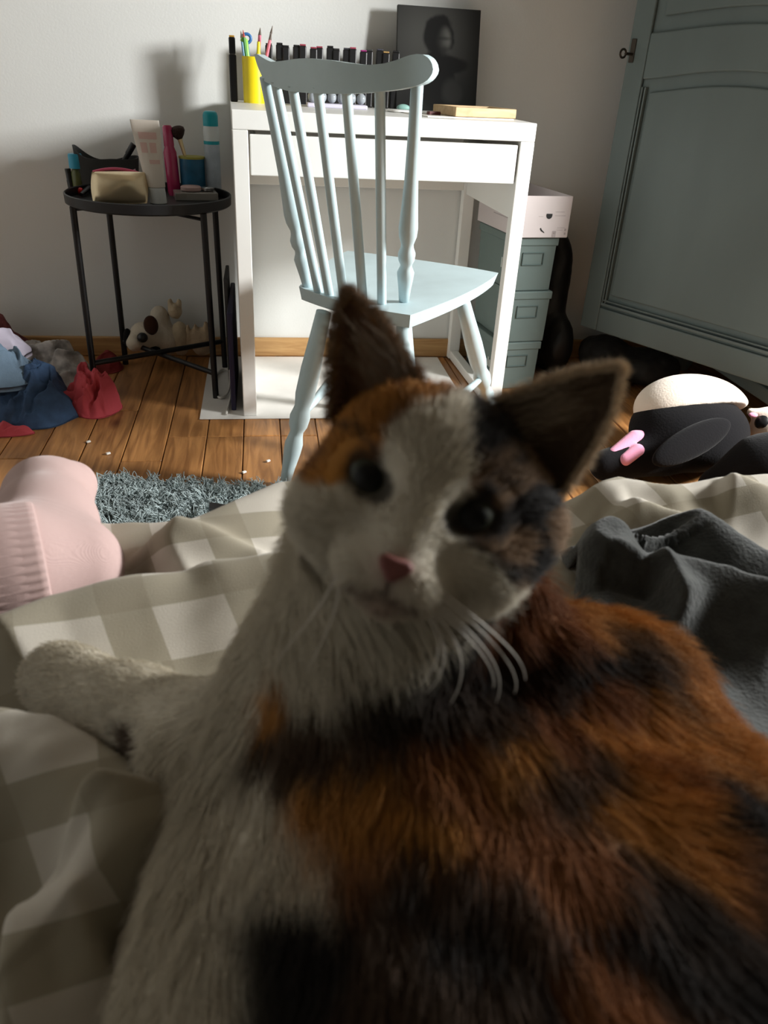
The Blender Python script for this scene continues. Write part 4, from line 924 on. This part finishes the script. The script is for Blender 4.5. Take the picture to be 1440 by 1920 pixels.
# ================================================================== grey fleece blanket
BR = [([(1075, 985), (1120, 950), (1165, 941), (1205, 975), (1215, 1010)], .545, .040, .018, .055),
      ([(1165, 941), (1140, 1000), (1135, 1100)], .54, .022, .025, .025),
      ([(1215, 1012), (1290, 1012), (1380, 1030), (1440, 1050), (1560, 1085)], .535, .045, .014, .050),
      ([(1330, 1020), (1285, 1080), (1290, 1160), (1330, 1260), (1400, 1390)], .54, .020, .010, .050)]
BXY = [ridge_xy(r[0], r[1]) for r in BR]
gx, gy = np.meshgrid(np.linspace(0, 1, 130), np.linspace(0, 1, 150), indexing='ij')
BA, BB, BC, BDD = at(1060, 975, z=.50)[:2], np.array([.80, -1.99]), np.array([.80, -2.44]), np.array([.26, -2.28])
GX = (BA[0]*(1-gx)+BB[0]*gx)*(1-gy)+(BDD[0]*(1-gx)+BC[0]*gx)*gy; GY = (BA[1]*(1-gx)+BB[1]*gx)*(1-gy)+(BDD[1]*(1-gx)+BC[1]*gx)*gy
GY = GY+.010*wav(np.stack([GX, GY*0], -1), 5, 30)*(1-gy); P2 = np.stack([GX, GY], -1)
GZ = duvet_z(GX, GY)+.010+.004*wav(P2, 31, 40)
for (pts, z, h, wf, wn_), P in zip(BR, BXY):
    D, S, tp_ = seg_dist(GX, GY, P); GZ = GZ+h*tp_*np.exp(-(D/np.where(S > 0, wf, wn_))**2)
rimf = np.minimum(np.minimum(gx, 1-gx), np.minimum(gy, 1-gy)); GZ = GZ-.008*(1-sstep(rimf, 0, .02))
M['fleece'] = mat('grey_fleece', (.042, .045, .043), .95, var=.25, vscale=60, bump=.35, bscale=300, sheen=.25, spec=.1)
PB = np.stack([GX, GY, GZ], -1); a, b = GX.shape; F = [(i*b+j, i*b+j+1, (i+1)*b+j+1, (i+1)*b+j) for i in range(a-1) for j in range(b-1)]
bl = finish('fleece_blanket', PB.reshape(-1, 3), F, M['fleece'], base=(.5, -2.15, .48), smooth=True); tag(bl, 'dark grey fleece blanket bunched on the duvet beside the cat', 'blanket')
so = bl.modifiers.new('thick', 'SOLIDIFY'); so.thickness = .006; so.offset = -1

# ================================================================== the foot in the pink sock
sm = bpy.data.materials.new('pink_knit'); sm.use_nodes = True; nt = sm.node_tree; L = nt.links.new; bs = nt.nodes['Principled BSDF']; bs.inputs['Base Color'].default_value = (.53, .375, .355, 1); bs.inputs['Roughness'].default_value = .95; bs.inputs['Sheen Weight'].default_value = .2; bs.inputs['Specular IOR Level'].default_value = .1
tc = nt.nodes.new('ShaderNodeTexCoord'); mp = nt.nodes.new('ShaderNodeMapping'); mp.inputs['Rotation'].default_value = (.3, .5, .55); L(tc.outputs['Object'], mp.inputs['Vector'])
wv = nt.nodes.new('ShaderNodeTexWave'); wv.inputs['Scale'].default_value = 760; wv.inputs['Distortion'].default_value = 1.2; wv.inputs['Detail'].default_value = 1; L(mp.outputs[0], wv.inputs['Vector'])
vo = nt.nodes.new('ShaderNodeTexVoronoi'); vo.inputs['Scale'].default_value = 260; L(tc.outputs['Object'], vo.inputs['Vector'])
ad = nt.nodes.new('ShaderNodeMath'); ad.operation = 'MULTIPLY_ADD'; ad.inputs[1].default_value = .8; L(vo.outputs['Distance'], ad.inputs[0]); L(wv.outputs['Fac'], ad.inputs[2])
bp = nt.nodes.new('ShaderNodeBump'); bp.inputs['Strength'].default_value = .22; bp.inputs['Distance'].default_value = .001; L(ad.outputs[0], bp.inputs['Height']); L(bp.outputs[0], bs.inputs['Normal'])
K = dict(shin=at(-330, 1130, d=.55), ankle=at(15, 1065, d=.60), heel=at(140, 1062, d=.635), mid=at(85, 985, d=.69), ball=at(90, 935, d=.735), toe=at(138, 908, d=.765), toe2=at(85, 925, d=.79))
per = empty('person', (K['heel'][0], K['heel'][1], .46), "person's foot in a pale pink knitted sock at the bed end", 'person')
def legf(P): return rcone(P, K['shin'], K['ankle'], .047, .036)
V, Q, _ = nets(legf, np.minimum(K['shin'], K['ankle'])-.06, np.maximum(K['shin'], K['ankle'])+.06, .006)
finish('leg', V, Q, mat('skin', (.55, .34, .26), .5), per, smooth=True)
def sockf(P):
    d = rcone(P, K['shin']*.35+K['ankle']*.65, K['ankle'], .044, .041); d = smin(d, rcone(P, K['ankle'], K['heel'], .040, .035), .02)
    d = smin(d, rcone(P, K['heel'], K['mid'], .033, .036), .02); d = smin(d, rcone(P, K['ankle'], K['mid'], .036, .036), .03); d = smin(d, rcone(P, K['mid'], K['ball'], .036, .036), .02)
    d = smin(d, rcone(P, K['ball'], K['toe'], .035, .022), .02); d = smin(d, rcone(P, K['ball'], K['toe2'], .030, .022), .02)
    dd_ = (P-K['ankle'])@((K['mid']-K['ankle'])/np.linalg.norm(K['mid']-K['ankle'])).astype(np.float32)
    return d+.0003*np.sin(dd_*700)*sstep(-np.abs(dd_-.035), -.030, -.012)
V, Q, _ = nets(sockf, np.min(list(K.values()), 0)-.07+np.array([.05, 0, 0]), np.max(list(K.values()), 0)+.07, .003)
sk = finish('sock', V, Q, sm, per, smooth=True)
u0 = (K['ankle']-K['shin'])/np.linalg.norm(K['ankle']-K['shin']); e1 = np.cross(u0, (0, 0, 1)); e1 /= np.linalg.norm(e1); e2 = np.cross(u0, e1)
V = []; F = []; n = 200; rws = [(-.10, .052), (-.05, .050), (.0, .0485), (.020, .0478), (.0245, .0470), (.026, .045), (.022, .040)]
for (t, r) in rws:
    for k in range(n): q = 2*math.pi*k/n; r2 = r+.0007*math.cos(q*44); V.append(K['ankle']+u0*t+(e1*math.cos(q)+e2*math.sin(q))*r2)
for i in range(len(rws)-1):
    for k in range(n): F.append((i*n+k, i*n+(k+1) % n, (i+1)*n+(k+1) % n, (i+1)*n+k))
finish('ribbed_cuff', V, F, sm, sk, smooth=True)


# ================================================================== the cat
HS = .28/FPX; HO = at(790, 930, d=.28); ew = (CAM-HO)/np.linalg.norm(CAM-HO)
er = .937*CR-.35*CU; er = er-ew*(er@ew); er /= np.linalg.norm(er); eu = np.cross(ew, er)
HM = np.stack([er, eu, ew])
def Hd(r, u, w_): return HO+HS*(r*er+u*eu+w_*ew)
chest = at(650, 1310, d=.405); hips = np.array([.215, -2.455, .535])
def head_sdf(q):
    d = ell(q, (0, 15, -190), (222, 200, 215)); d = smin(d, ell(q, (0, 95, -115), (165, 112, 120)), 60)
    for s_ in (-1, 1): d = smin(d, ell(q, (s_*132, -86, -112), (116, 106, 124)), 65)
    d = smin(d, rcone(q, (0, 75, -30), (0, -105, 34), 58, 44), 70)
    for s_ in (-1, 1): d = smin(d, ell(q, (s_*44, -166, 4), (68, 52, 66)), 42)
    d = smin(d, ell(q, (0, -140, 62), (36, 24, 24)), 18); d = smin(d, ell(q, (0, -214, -14), (48, 32, 50)), 24)
    d = smin(d, ell(q, (168, 5, -195), (128, 135, 145)), 50)
    for s_ in (-1, 1): d = smax(d, -ell(q, (s_*106, -2, 26), (58, 41, 56), [[.92, s_*.39, 0], [-s_*.39, .92, 0], [0, 0, 1]]), 10)
    return d
LEG = [(at(560, 1400, d=.385), .045), (at(410, 1405, d=.405), .033), (at(245, 1335, d=.45), .025), (at(145, 1285, d=.485), .022)]
PAW = at(112, 1272, d=.495)
TR_ = [((.165, -2.255, .545), (.095, .085, .066)), ((.185, -2.350, .538), (.115, .115, .066)), ((.215, -2.455, .535), (.110, .095, .068)), ((.238, -2.240, .562), (.058, .052, .052)), ((.265, -2.315, .535), (.065, .075, .055))]
def cat_sdf(P):
    d = ell(P, *TR_[0])
    for t in TR_[1:]: d = smin(d, ell(P, *t), .03)
    d = smin(d, ell(P, chest, (.058, .055, .060)), .03)
    d = smin(d, rcone(P, Hd(10, -60, -250), chest, .042, .050), .03)
    d = smin(d, ell(P, at(978, 1105, d=.362), (.009, .009, .011)), .012)
    d = smin(d, ell(P, at(1005, 1225, d=.37), (.022, .022, .022)), .02)
    for a, b in zip(LEG[:-1], LEG[1:]): d = smin(d, rcone(P, a[0], b[0], a[1], b[1]), .015)
    d = smin(d, rcone(P, LEG[-1][0], PAW, .021, .023), .01)
    d = smin(d, ell(P, at(540, 1650, d=.355), (.052, .075, .042)), .03); d = smin(d, ell(P, at(440, 1870, d=.325), (.042, .07, .04)), .03)
    hd_ = head_sdf(((P-HO)@HM.T.astype(np.float32))/np.float32(HS))*HS
    return smin(d, hd_, .012)
CV, CQ, _ = nets(cat_sdf, (-.12, -2.56, .44), (.36, -2.06, .80), .0028)
for _ in range(2):
    acc = np.zeros_like(CV); cn = np.zeros(len(CV))
    for a in range(4):
        np.add.at(acc, CQ[:, a], CV[CQ[:, (a+1) % 4]]); np.add.at(acc, CQ[:, a], CV[CQ[:, (a+3) % 4]]); np.add.at(cn, CQ[:, a], 2)
    CV = CV*.5+.5*acc/np.maximum(cn, 1)[:, None]
# ears: cupped shells
EAR = {-1: ([(-205, 30, -190), (-236, 90, -165), (-268, 190, -140), (-284, 270, -125), (-281, 322, -118)], [(-50, 190, -140), (-88, 222, -120), (-150, 258, -112), (-212, 304, -112), (-273, 330, -116)]),
       1: ([(225, 40, -190), (268, 110, -165), (284, 200, -140), (294, 290, -125), (284, 362, -118)], [(40, 190, -140), (75, 232, -120), (140, 278, -112), (208, 334, -112), (272, 370, -116)])}
EV = []; EF = []; EC = []; EB = []; base_n = 0
NT, NS = 26, 18
for sgn, (oe, ie) in EAR.items():
    oe = np.array(oe, float); ie = np.array(ie, float); tk = np.linspace(0, 1, len(oe)); A = []; Bk = []
    for t in np.linspace(0, 1, NT):
        o1 = np.array([np.interp(t, tk, oe[:, k]) for k in range(3)]); i1 = np.array([np.interp(t, tk, ie[:, k]) for k in range(3)]); ra = []; rb = []
        for s_ in np.linspace(0, 1, NS):
            p = o1*(1-s_)+i1*s_; dp = math.sin(math.pi*s_)**.8*(85*(1-t)+12); ra.append(Hd(p[0], p[1], p[2]-dp)); rb.append(Hd(p[0], p[1], p[2]-dp-11*math.sin(math.pi*min(max(s_, .05), .95))-3))
        A.append(ra); Bk.append(rb)
    m = MB().grid(A, two=Bk) if sgn < 0 else MB().grid([r[::-1] for r in A], two=[r[::-1] for r in Bk])
    EF += [tuple(k+len(EV) for k in f) for f in m.f]; nloc = len(m.v); EV += m.v; EC += [sgn]*nloc; EB += [0]*(nloc//2)+[1]*(nloc//2)
EV = np.array(EV); EC = np.array(EC); EB = np.array(EB)
# ---- coat pattern, in the cat's own coordinates
WH, OR, DO, BK, TB = np.array([.62, .565, .46]), np.array([.40, .175, .036]), np.array([.19, .068, .018]), np.array([.012, .009, .007]), np.array([.060, .036, .022])
PATCH = []
def pa(col, rad, *pts):
    for p in pts: PATCH.append((at(p[0], p[1], d=p[2]), rad, col))
pa(WH, 1.0, (560, 1150, .37), (700, 1220, .37), (480, 1250, .38), (800, 1180, .36), (620, 1260, .37), (560, 1240, .37), (100, 1260, .48), (250, 1320, .43), (350, 1380, .40), (400, 1300, .40), (400, 1450, .39), (430, 1560, .36), (520, 1580, .34), (590, 1600, .33), (395, 1680, .34), (395, 1760, .32), (400, 1900, .30), (300, 1800, .33), (470, 1480, .37), (1000, 1085, .35), (310, 1440, .40))
pa(TB, .55, (225, 1378, .425)); pa(OR, .6, (490, 1330, .37))
pa(TB, .95, (500, 1395, .36), (590, 1375, .355), (690, 1345, .35), (800, 1320, .35), (870, 1290, .35)); pa(BK, 1, (900, 1240, .35), (880, 1200, .36))
pa(OR, 1, (560, 1490, .34), (620, 1550, .33), (700, 1450, .33), (950, 1430, .32), (1150, 1350, .35), (1230, 1290, .36), (1300, 1380, .36), (1400, 1430, .36), (1110, 1150, .375), (1180, 1165, .375), (800, 1540, .31), (1160, 1490, .33), (1300, 1600, .32), (1230, 1340, .36))
pa(DO, 1, (820, 1420, .33), (1050, 1400, .33), (1000, 1160, .37), (960, 1160, .36), (1060, 1140, .37), (1000, 1320, .34), (1250, 1450, .34), (1000, 1530, .31), (1100, 1570, .31), (700, 1530, .32), (900, 1480, .32), (1110, 1870, .26), (1180, 1890, .26), (1100, 1640, .30))
pa(BK, 1, (1000, 1235, .36), (1100, 1225, .365), (1190, 1235, .37), (1350, 1530, .34), (1440, 1530, .34), (520, 1690, .32), (640, 1660, .31), (480, 1780, .31), (600, 1800, .29), (850, 1760, .28), (1150, 1700, .29), (1300, 1720, .30), (550, 1900, .28), (1000, 1830, .27), (1400, 1800, .29), (1400, 1920, .28), (760, 1640, .30), (1330, 1860, .28))
pa(TB, 1, (750, 1600, .31), (880, 1630, .30), (700, 1730, .29), (1000, 1700, .29), (1400, 1650, .32), (700, 1860, .27), (900, 1890, .25), (1250, 1850, .27), (800, 1950, .25))
pa(TB, 1, (1060, 1480, .33), (1000, 1460, .33), (1100, 1440, .33), (860, 1360, .34), (760, 1360, .34)); pa(BK, 1, (950, 1225, .36), (1050, 1222, .37), (1150, 1228, .37), (1230, 1245, .37), (760, 1320, .35), (830, 1290, .35), (1390, 1480, .35), (1440, 1600, .33), (900, 1700, .28), (1220, 1780, .28)); pa(OR, 1, (1270, 1265, .36), (1350, 1370, .36), (1240, 1470, .34), (680, 1500, .33), (740, 1480, .33)); pa(DO, 1, (1130, 1300, .36), (900, 1560, .31), (1160, 1860, .26), (1140, 1920, .25), (1340, 1620, .32), (660, 1600, .32)); pa(WH, 1, (430, 1420, .39), (430, 1370, .39), (400, 1840, .31), (395, 1700, .33), (400, 1620, .35)); pa(BK, 1, (445, 1720, .32), (450, 1800, .31), (450, 1900, .29), (560, 1740, .30), (1420, 1720, .30), (1420, 1850, .28), (1300, 1800, .28), (1260, 1640, .31), (1440, 1950, .28)); pa(TB, 1, (475, 1405, .37), (480, 1430, .37), (540, 1410, .36), (1340, 1750, .30), (1180, 1620, .30))
# settle every patch on the cat's own surface
tt_ = np.linspace(.18, .62, 200)
for k, p in enumerate(PATCH):
    dv2 = p[0]-CAM; dv2 = dv2/(dv2@CF); hit = np.argmax(cat_sdf((CAM+dv2[None]*tt_[:, None]).astype(np.float32)) < .004)
    if hit > 0: PATCH[k] = (CAM+dv2*tt_[hit], p[1], p[2])
PC = np.array([p[0] for p in PATCH]); PR = np.array([p[1] for p in PATCH]); PCOL = np.array([p[2] for p in PATCH])
def body_color(P):
    Pw = P+.008*np.stack([wav(P, 61, 70), wav(P, 62, 70), wav(P, 63, 70)], -1)+.004*np.stack([wav(P, 64, 200), wav(P, 65, 200), wav(P, 66, 200)], -1)
    out = np.zeros((len(P), 3))
    for i0 in range(0, len(P), 20000):
        d = np.linalg.norm(Pw[i0:i0+20000, None, :]-PC[None], axis=-1)/PR; w_ = np.exp(-(d-d.min(1, keepdims=True))/.0035); w_ /= w_.sum(1, keepdims=True); out[i0:i0+20000] = w_@PCOL
    return out
def seg2(r, u, pts):
    D = np.full(r.shape, 1e9)
    for a, b in zip(pts[:-1], pts[1:]):
        a = np.array(a, float); b = np.array(b, float); d = b-a; t = np.clip(((r-a[0])*d[0]+(u-a[1])*d[1])/(d@d), 0, 1); D = np.minimum(D, np.hypot(r-a[0]-t*d[0], u-a[1]-t*d[1]))
    return D
def head_color(q):
    r, u, w_ = q[:, 0], q[:, 1], q[:, 2]; n2 = np.stack([r, u], -1); r = r+9*wav(n2, 81, .035)+4*wav(n2, 82, .12); u = u+9*wav(n2, 83, .035)+4*wav(n2, 84, .12)
    c = np.tile(WH, (len(r), 1))*(.92+.10*wav(n2, 85, .03))[:, None]
    def mixc(m, col):
        nonlocal c
        c = c*(1-m[:, None])+np.asarray(col)*m[:, None]
    lowL = np.interp(r, [-300, -260, -200, -155, -112, -70, 0], [-30, -42, -66, -28, 18, 55, 120]); bl = np.interp(u, [0, 40, 70, 112, 150, 182, 210, 320], [-92, -95, -100, -72, -52, -22, 2, 8])
    mL = sstep(u-lowL, -10, 14)*sstep(bl-r, -12, 14); oc = OR[None]*(.95+.30*wav(n2, 86, .05))[:, None]; oc = np.where((u > 190)[:, None], oc*.75, oc)
    mixc(mL, oc); mixc(mL*sstep(wav(n2*np.array([1, .35]), 87, .07), .25, .7)*.75, DO*.8)
    mixc(np.exp(-(seg2(r, u, [(-215, 55), (-150, 62), (-95, 45)])/9)**2)*.8, BK+.01)
    lowR = np.interp(r, [0, 66, 99, 160, 218, 300], [40, -30, -38, -66, -100, -112]); br2 = np.interp(u, [-60, -33, 32, 60, 94, 150, 192, 230, 330], [60, 62, 84, 62, 50, 38, 16, 4, 4])
    mR = sstep(u-lowR, -10, 14)*sstep(r-br2, -12, 14); nb = sstep(wav(n2, 88, .045)+.35*wav(n2, 89, .12), -.25, .45); bc = BK[None]*(1-nb[:, None])+np.array([.19, .115, .062])[None]*nb[:, None]*np.interp(r, [60, 200], [.6, 1.15])[:, None]
    mixc(mR, bc)
    mixc(np.exp(-(seg2(r, u, [(150, 5), (215, 22), (262, -28), (236, -78)])/13)**2)*.9, BK); mixc(np.exp(-(seg2(r, u, [(120, -48), (190, -70), (230, -78)])/14)**2)*.75, BK)
    mixc(np.exp(-(seg2(r, u, [(66, 90), (62, 150), (60, 200)])/16)**2)*.8, BK)
    mixc(np.exp(-(seg2(r, u, [(-70, 205), (-20, 215), (20, 225)])/22)**2)*.6, DO)
    mixc(np.exp(-((r/46)**2+((u+206)/26)**2))*.55, np.array([.24, .11, .09])); mixc(np.exp(-(((r+6)/40)**2+((u+140)/28)**2))*.5, np.array([.36, .17, .15]))
    mixc(np.exp(-(np.minimum(seg2(q[:, 0], q[:, 1], [(0, -160), (0, -188), (-34, -202), (-62, -200)]), seg2(q[:, 0], q[:, 1], [(0, -188), (34, -201), (60, -197)]))/7)**2)*.8*(q[:, 2] > -40), np.array([.05, .022, .02]))
    for s_ in (-1, 1): mixc(np.exp(-np.maximum(0, np.hypot(((r-s_*106)*.92+s_*.39*(u+2))/56, (-(r-s_*106)*s_*.39+.92*(u+2))/40)-.9)**2/.02)*.85, BK+.006)
    return np.clip(c, .004, 1)
def coat(P):
    q = ((P-HO)@HM.T)/HS; hd_ = head_sdf(q.astype(np.float32)); m = (1-sstep(hd_, 4, 40))*sstep(q[:, 2], -330, -230)
    m = np.where(q[:, 1] < -150, m*sstep(q[:, 2], -190, -110), m)
    c = body_color(P); hc = head_color(q); return c*(1-m[:, None])+hc*m[:, None], m, q
cat = empty('cat', (.18, -2.33, .465), 'calico cat lying on the duvet, looking back at the viewer', 'cat')
colb, mb_, qb = coat(CV)
ein = np.array([.085, .048, .032]); ec = np.where((EC < 0)[:, None], np.array([.24, .135, .085]), np.array([.15, .10, .066])); ec = np.where((EB > 0)[:, None], np.where((EC < 0)[:, None], OR*.7, TB*1.3), ec)
M['skin'] = attr_mat('coat_skin', .85, spec=.15)
bodyo = finish('body', np.vstack([CV, EV]), [tuple(f) for f in CQ]+[tuple(k+len(CV) for k in f) for f in EF], M['skin'], cat, smooth=True, colors=np.vstack([colb*.8, ec]))
# ---- fur
def sample(V, Q, n, wt=None, seed=0):
    g_ = np.random.default_rng(seed); T = np.vstack([Q[:, [0, 1, 2]], Q[:, [0, 2, 3]]]) if Q.shape[1] == 4 else Q
    a, b, c = V[T[:, 0]], V[T[:, 1]], V[T[:, 2]]; nrm = np.cross(b-a, c-a); ar = np.linalg.norm(nrm, axis=1)/2; nrm /= np.maximum(ar[:, None]*2, 1e-12)
    w_ = ar*(1 if wt is None else wt((a+b+c)/3)); k = g_.choice(len(T), n, p=w_/w_.sum()); uv = g_.uniform(0, 1, (n, 2)); f_ = uv.sum(1) > 1; uv[f_] = 1-uv[f_]
    return a[k]+(b[k]-a[k])*uv[:, :1]+(c[k]-a[k])*uv[:, 1:], nrm[k]
def unit(v): return v/np.maximum(np.linalg.norm(v, axis=-1, keepdims=True), 1e-9)
CQa = np.array(CQ)
def dens(P):
    q = ((P-HO)@HM.T)/HS; hd_ = head_sdf(q.astype(np.float32)); vis = np.where((P[:, 1] < -2.50) | (P[:, 2] < .485), .15, 1.0)
    return np.where((hd_ < 15) & (q[:, 2] > -260), 2.6, 1.0)*vis
FP, FN = sample(CV, CQa, 190000, dens, 5)
fc, fm, fq = coat(FP)
# no hair on the eyes and nose leather
keep = np.ones(len(FP), bool)
for s_ in (-1, 1): keep &= ~((np.hypot(((fq[:, 0]-s_*106)*.92+s_*.39*(fq[:, 1]+2))/52, (-(fq[:, 0]-s_*106)*s_*.39+.92*(fq[:, 1]+2))/36) < 1) & (fq[:, 2] > -80) & (fm > .5))
keep &= ~((np.hypot(fq[:, 0]/34, (fq[:, 1]+138)/20) < 1) & (fq[:, 2] > 40))
FP, FN, fc, fm, fq = FP[keep], FN[keep], fc[keep], fm[keep], fq[keep]
hv = np.stack([fq[:, 0], fq[:, 1]+135, -.55*np.hypot(fq[:, 0], fq[:, 1]+135)-15], -1); hflow = unit(hv)@HM
ax = unit(hips-chest); legd = unit(PAW-LEG[0][0])
dl = np.min([np.linalg.norm(FP-(LEG[0][0]*(1-t)+PAW*t), axis=1) for t in np.linspace(.25, 1.1, 12)], axis=0); wl = 1-sstep(dl, .03, .055)
dc = np.linalg.norm(FP-chest, axis=1); wc = 1-sstep(dc, .05, .10)
bflow = ax[None]*np.ones((len(FP), 1))+np.array([0, 0, -.30])+.35*unit(FP-np.array([.19, -2.35, .56]))*np.array([1, 1, 0])
bflow = bflow*(1-wc[:, None])+wc[:, None]*(np.array([-.35, -.15, -.9])+.25*FN); bflow = bflow*(1-wl[:, None])+wl[:, None]*legd
flow = bflow*(1-fm[:, None])+hflow*fm[:, None]; flow = flow-FN*(flow*FN).sum(1, keepdims=True); flow = unit(flow)
cl = np.stack([wav(FP, 91, 60), wav(FP, 92, 60), wav(FP, 93, 60)], -1)*.40+np.stack([wav(FP, 94, 230), wav(FP, 95, 230), wav(FP, 96, 230)], -1)*.22
lift = np.where(fm > .5, .42, .50-.20*wl-.10*wc); dirs = unit(flow*.9+FN*lift[:, None]+cl*np.where(fm > .5, .35, (1.0-.75*wl)*(1-.55*wc))[:, None]+rng.normal(0, .11, FP.shape))
hd_ = np.hypot(fq[:, 0], fq[:, 1]+140)
hl = np.interp(hd_, [0, 60, 130, 220, 330], [.0022, .0035, .0058, .0085, .012])
for s_ in (-1, 1): hl = np.where((fm > .5) & (np.hypot((fq[:, 0]-s_*108)/62, fq[:, 1]/55) < 1.25), .003, hl)
ln = ((.021-.007*wc)*(1-wl)+.0105*wl)*(1-fm)+hl*fm; ln = ln*rng.uniform(.65, 1.15, len(ln))
lum = fc.mean(1, keepdims=True); amp_ = np.where(lum > .35, .10, .28); fcol = fc*(1+amp_*rng.uniform(-1, 1, (len(fc), 1)))
strands('fur', FP-FN*.0006, dirs, ln, fcol, M['hair'], cat, .00017, .2, 5, curl=.03, droop=.18, seed=8, off=np.array(cat.location), bend=FN*-.18)
# ear fur: short on the shells, pale rim, long tufts inside
EFa = np.array([f for f in EF if len(f) == 4]); EP, EN = sample(EV, EFa, 16000, None, 6); eq = ((EP-HO)@HM.T)/HS
cen = np.array([np.mean([np.array(p) for p in EAR[s_][0]+EAR[s_][1]], 0) for s_ in (-1, 1)]); sd_ = (eq[:, 0] > 0).astype(int)
tip = np.array([[-279, 335, -118], [282, 372, -118]])[sd_]; ed = unit((tip-eq)@HM+1e-6); ed = unit(ed*.8+EN*.45+rng.normal(0, .2, EP.shape)); front = (EN@ew) > 0
ecol = np.where(front[:, None], np.where((sd_ == 0)[:, None], np.array([.27, .155, .095]), np.array([.17, .115, .078])), np.where((sd_ == 0)[:, None], OR*.8, TB*1.4))*rng.uniform(.7, 1.3, (len(EP), 1))
RP = []; RDIR = []; RC = []
for sgn, (oe, ie) in EAR.items():
    oe = np.array(oe, float); ie = np.array(ie, float); path = np.vstack([oe[1:], ie[::-1][:-1]]); sg = np.linspace(0, 1, len(path)); k = rng.uniform(0, 1, 2600); pts = np.stack([np.interp(k, sg, path[:, i]) for i in range(3)], -1)+rng.normal(0, 2.0, (2600, 3))
    ctr = (oe[2]+ie[2])/2; RP.append(HO+HS*(pts@HM)); RDIR.append(unit((unit(pts-ctr)+rng.normal(0, .35, pts.shape))@HM)); RC.append(np.tile(np.array([.55, .43, .30]) if sgn > 0 else np.array([.26, .16, .09]), (2600, 1)))
RP = np.vstack(RP); RDIR = np.vstack(RDIR); RC = np.vstack(RC)*rng.uniform(.6, 1.3, (len(RP), 1))
TP = []; TD = []; TCOL = []
for sgn, (oe, ie) in EAR.items():
    oe = np.array(oe, float); ie = np.array(ie, float); m = 110; s_ = rng.uniform(0, .45, m); t = rng.uniform(.12, .5, m)
    o1 = np.stack([np.interp(t, np.linspace(0, 1, 5), ie[:, k]) for k in range(3)], -1); i1 = np.stack([np.interp(t, np.linspace(0, 1, 5), oe[:, k]) for k in range(3)], -1)
    pts = o1*(1-s_[:, None])+i1*s_[:, None]; TP.append(HO+HS*(pts@HM)); dd_ = np.stack([np.full(m, sgn*.75), np.full(m, .55), np.full(m, .25)], -1)+rng.normal(0, .25, (m, 3)); TD.append(unit(dd_@HM)); TCOL.append(np.tile(np.array([.26, .20, .14]), (m, 1)))
TP, TD, TCOL = np.vstack(TP), np.vstack(TD), np.vstack(TCOL)
allP = np.vstack([EP, RP, TP]); strands('ear_fur', allP, np.vstack([ed, RDIR, TD]), np.concatenate([rng.uniform(.003, .005, len(EP)), rng.uniform(.003, .006, len(RP)), rng.uniform(.010, .024, len(TP))]), np.vstack([ecol, RC, TCOL]), M['hair'], cat, .00013, .3, 4, curl=.08, seed=12, off=np.array(cat.location))
# ---- eyes, nose, whiskers
for s_ in (-1, 1):
    em_ = bpy.data.materials.new('cat_eye'); em_.use_nodes = True; bs = em_.node_tree.nodes['Principled BSDF']; at_ = em_.node_tree.nodes.new('ShaderNodeAttribute'); at_.attribute_name = 'coat'; em_.node_tree.links.new(at_.outputs['Color'], bs.inputs['Base Color']); bs.inputs['Roughness'].default_value = .42; bs.inputs['Specular IOR Level'].default_value = .25; bs.inputs['Coat Weight'].default_value = .05; bs.inputs['Coat Roughness'].default_value = .03
    c = Hd(s_*106, -2, -57); m = MB().ell(c, (55*HS, 52*HS, 55*HS), ax=HM, nu=36, nv=28); Vq = ((np.array(m.v)-c)@HM.T)/HS; rr = np.hypot(Vq[:, 0], Vq[:, 1])
    col_ = np.where((rr < 24)[:, None] & (Vq[:, 2] > 0)[:, None], np.array([.004, .004, .004]), np.array([.030, .034, .022])); col_ = np.where((rr > 44)[:, None], np.array([.01, .008, .007]), col_)
    finish('eye', m.v, m.f, em_, cat, smooth=True, colors=col_)
V = MB().prism([(-36, -124), (-20, -116), (0, -118), (20, -116), (36, -124), (26, -142), (8, -160), (0, -166), (-8, -160), (-26, -142)], ew*HS*30, o=Hd(0, 0, 66), ex=er*HS, ey=eu*HS)
V.build('nose', mat('nose_leather', (.17, .055, .048), .6), cat, bevel=.0028, segs=4, smooth='auto')
M['whisk'] = mat('whisker', (.62, .58, .52), .4)
WS = [((95, -160, 40), (905, 1180, .285), (985, 1255, .295), (965, 1300, .305)), ((92, -172, 38), (890, 1190, .285), (960, 1250, .295), (930, 1318, .305)), ((88, -180, 36), (880, 1195, .285), (935, 1250, .295), (925, 1290, .30)),
      ((80, -186, 36), (860, 1190, .285), (888, 1250, .295), (845, 1320, .305)), ((74, -190, 34), (848, 1200, .285), (842, 1260, .295), (800, 1300, .31)), ((70, -192, 34), (840, 1200, .285), (828, 1250, .295), (780, 1290, .31)), ((98, -150, 36), (930, 1190, .285), (985, 1230, .295), (985, 1275, .305)),
      ((-95, -160, 40), (620, 1130, .28), (560, 1180, .29), (520, 1240, .30)), ((-92, -175, 38), (640, 1150, .28), (600, 1210, .29), (575, 1260, .30))]
for (h, a, b, c) in WS:
    p0, p1, p2, p3 = Hd(*h), at(a[0], a[1], d=a[2]), at(b[0], b[1], d=b[2]), at(c[0], c[1], d=c[2]); t = np.linspace(0, 1, 18)[:, None]
    pts = p0*(1-t)**3+3*p1*t*(1-t)**2+3*p2*t*t*(1-t)+p3*t**3
    MB().tube(pts, np.linspace(.00042, .00015, 18), 6).build('whisker', M['whisk'], cat, smooth=True)
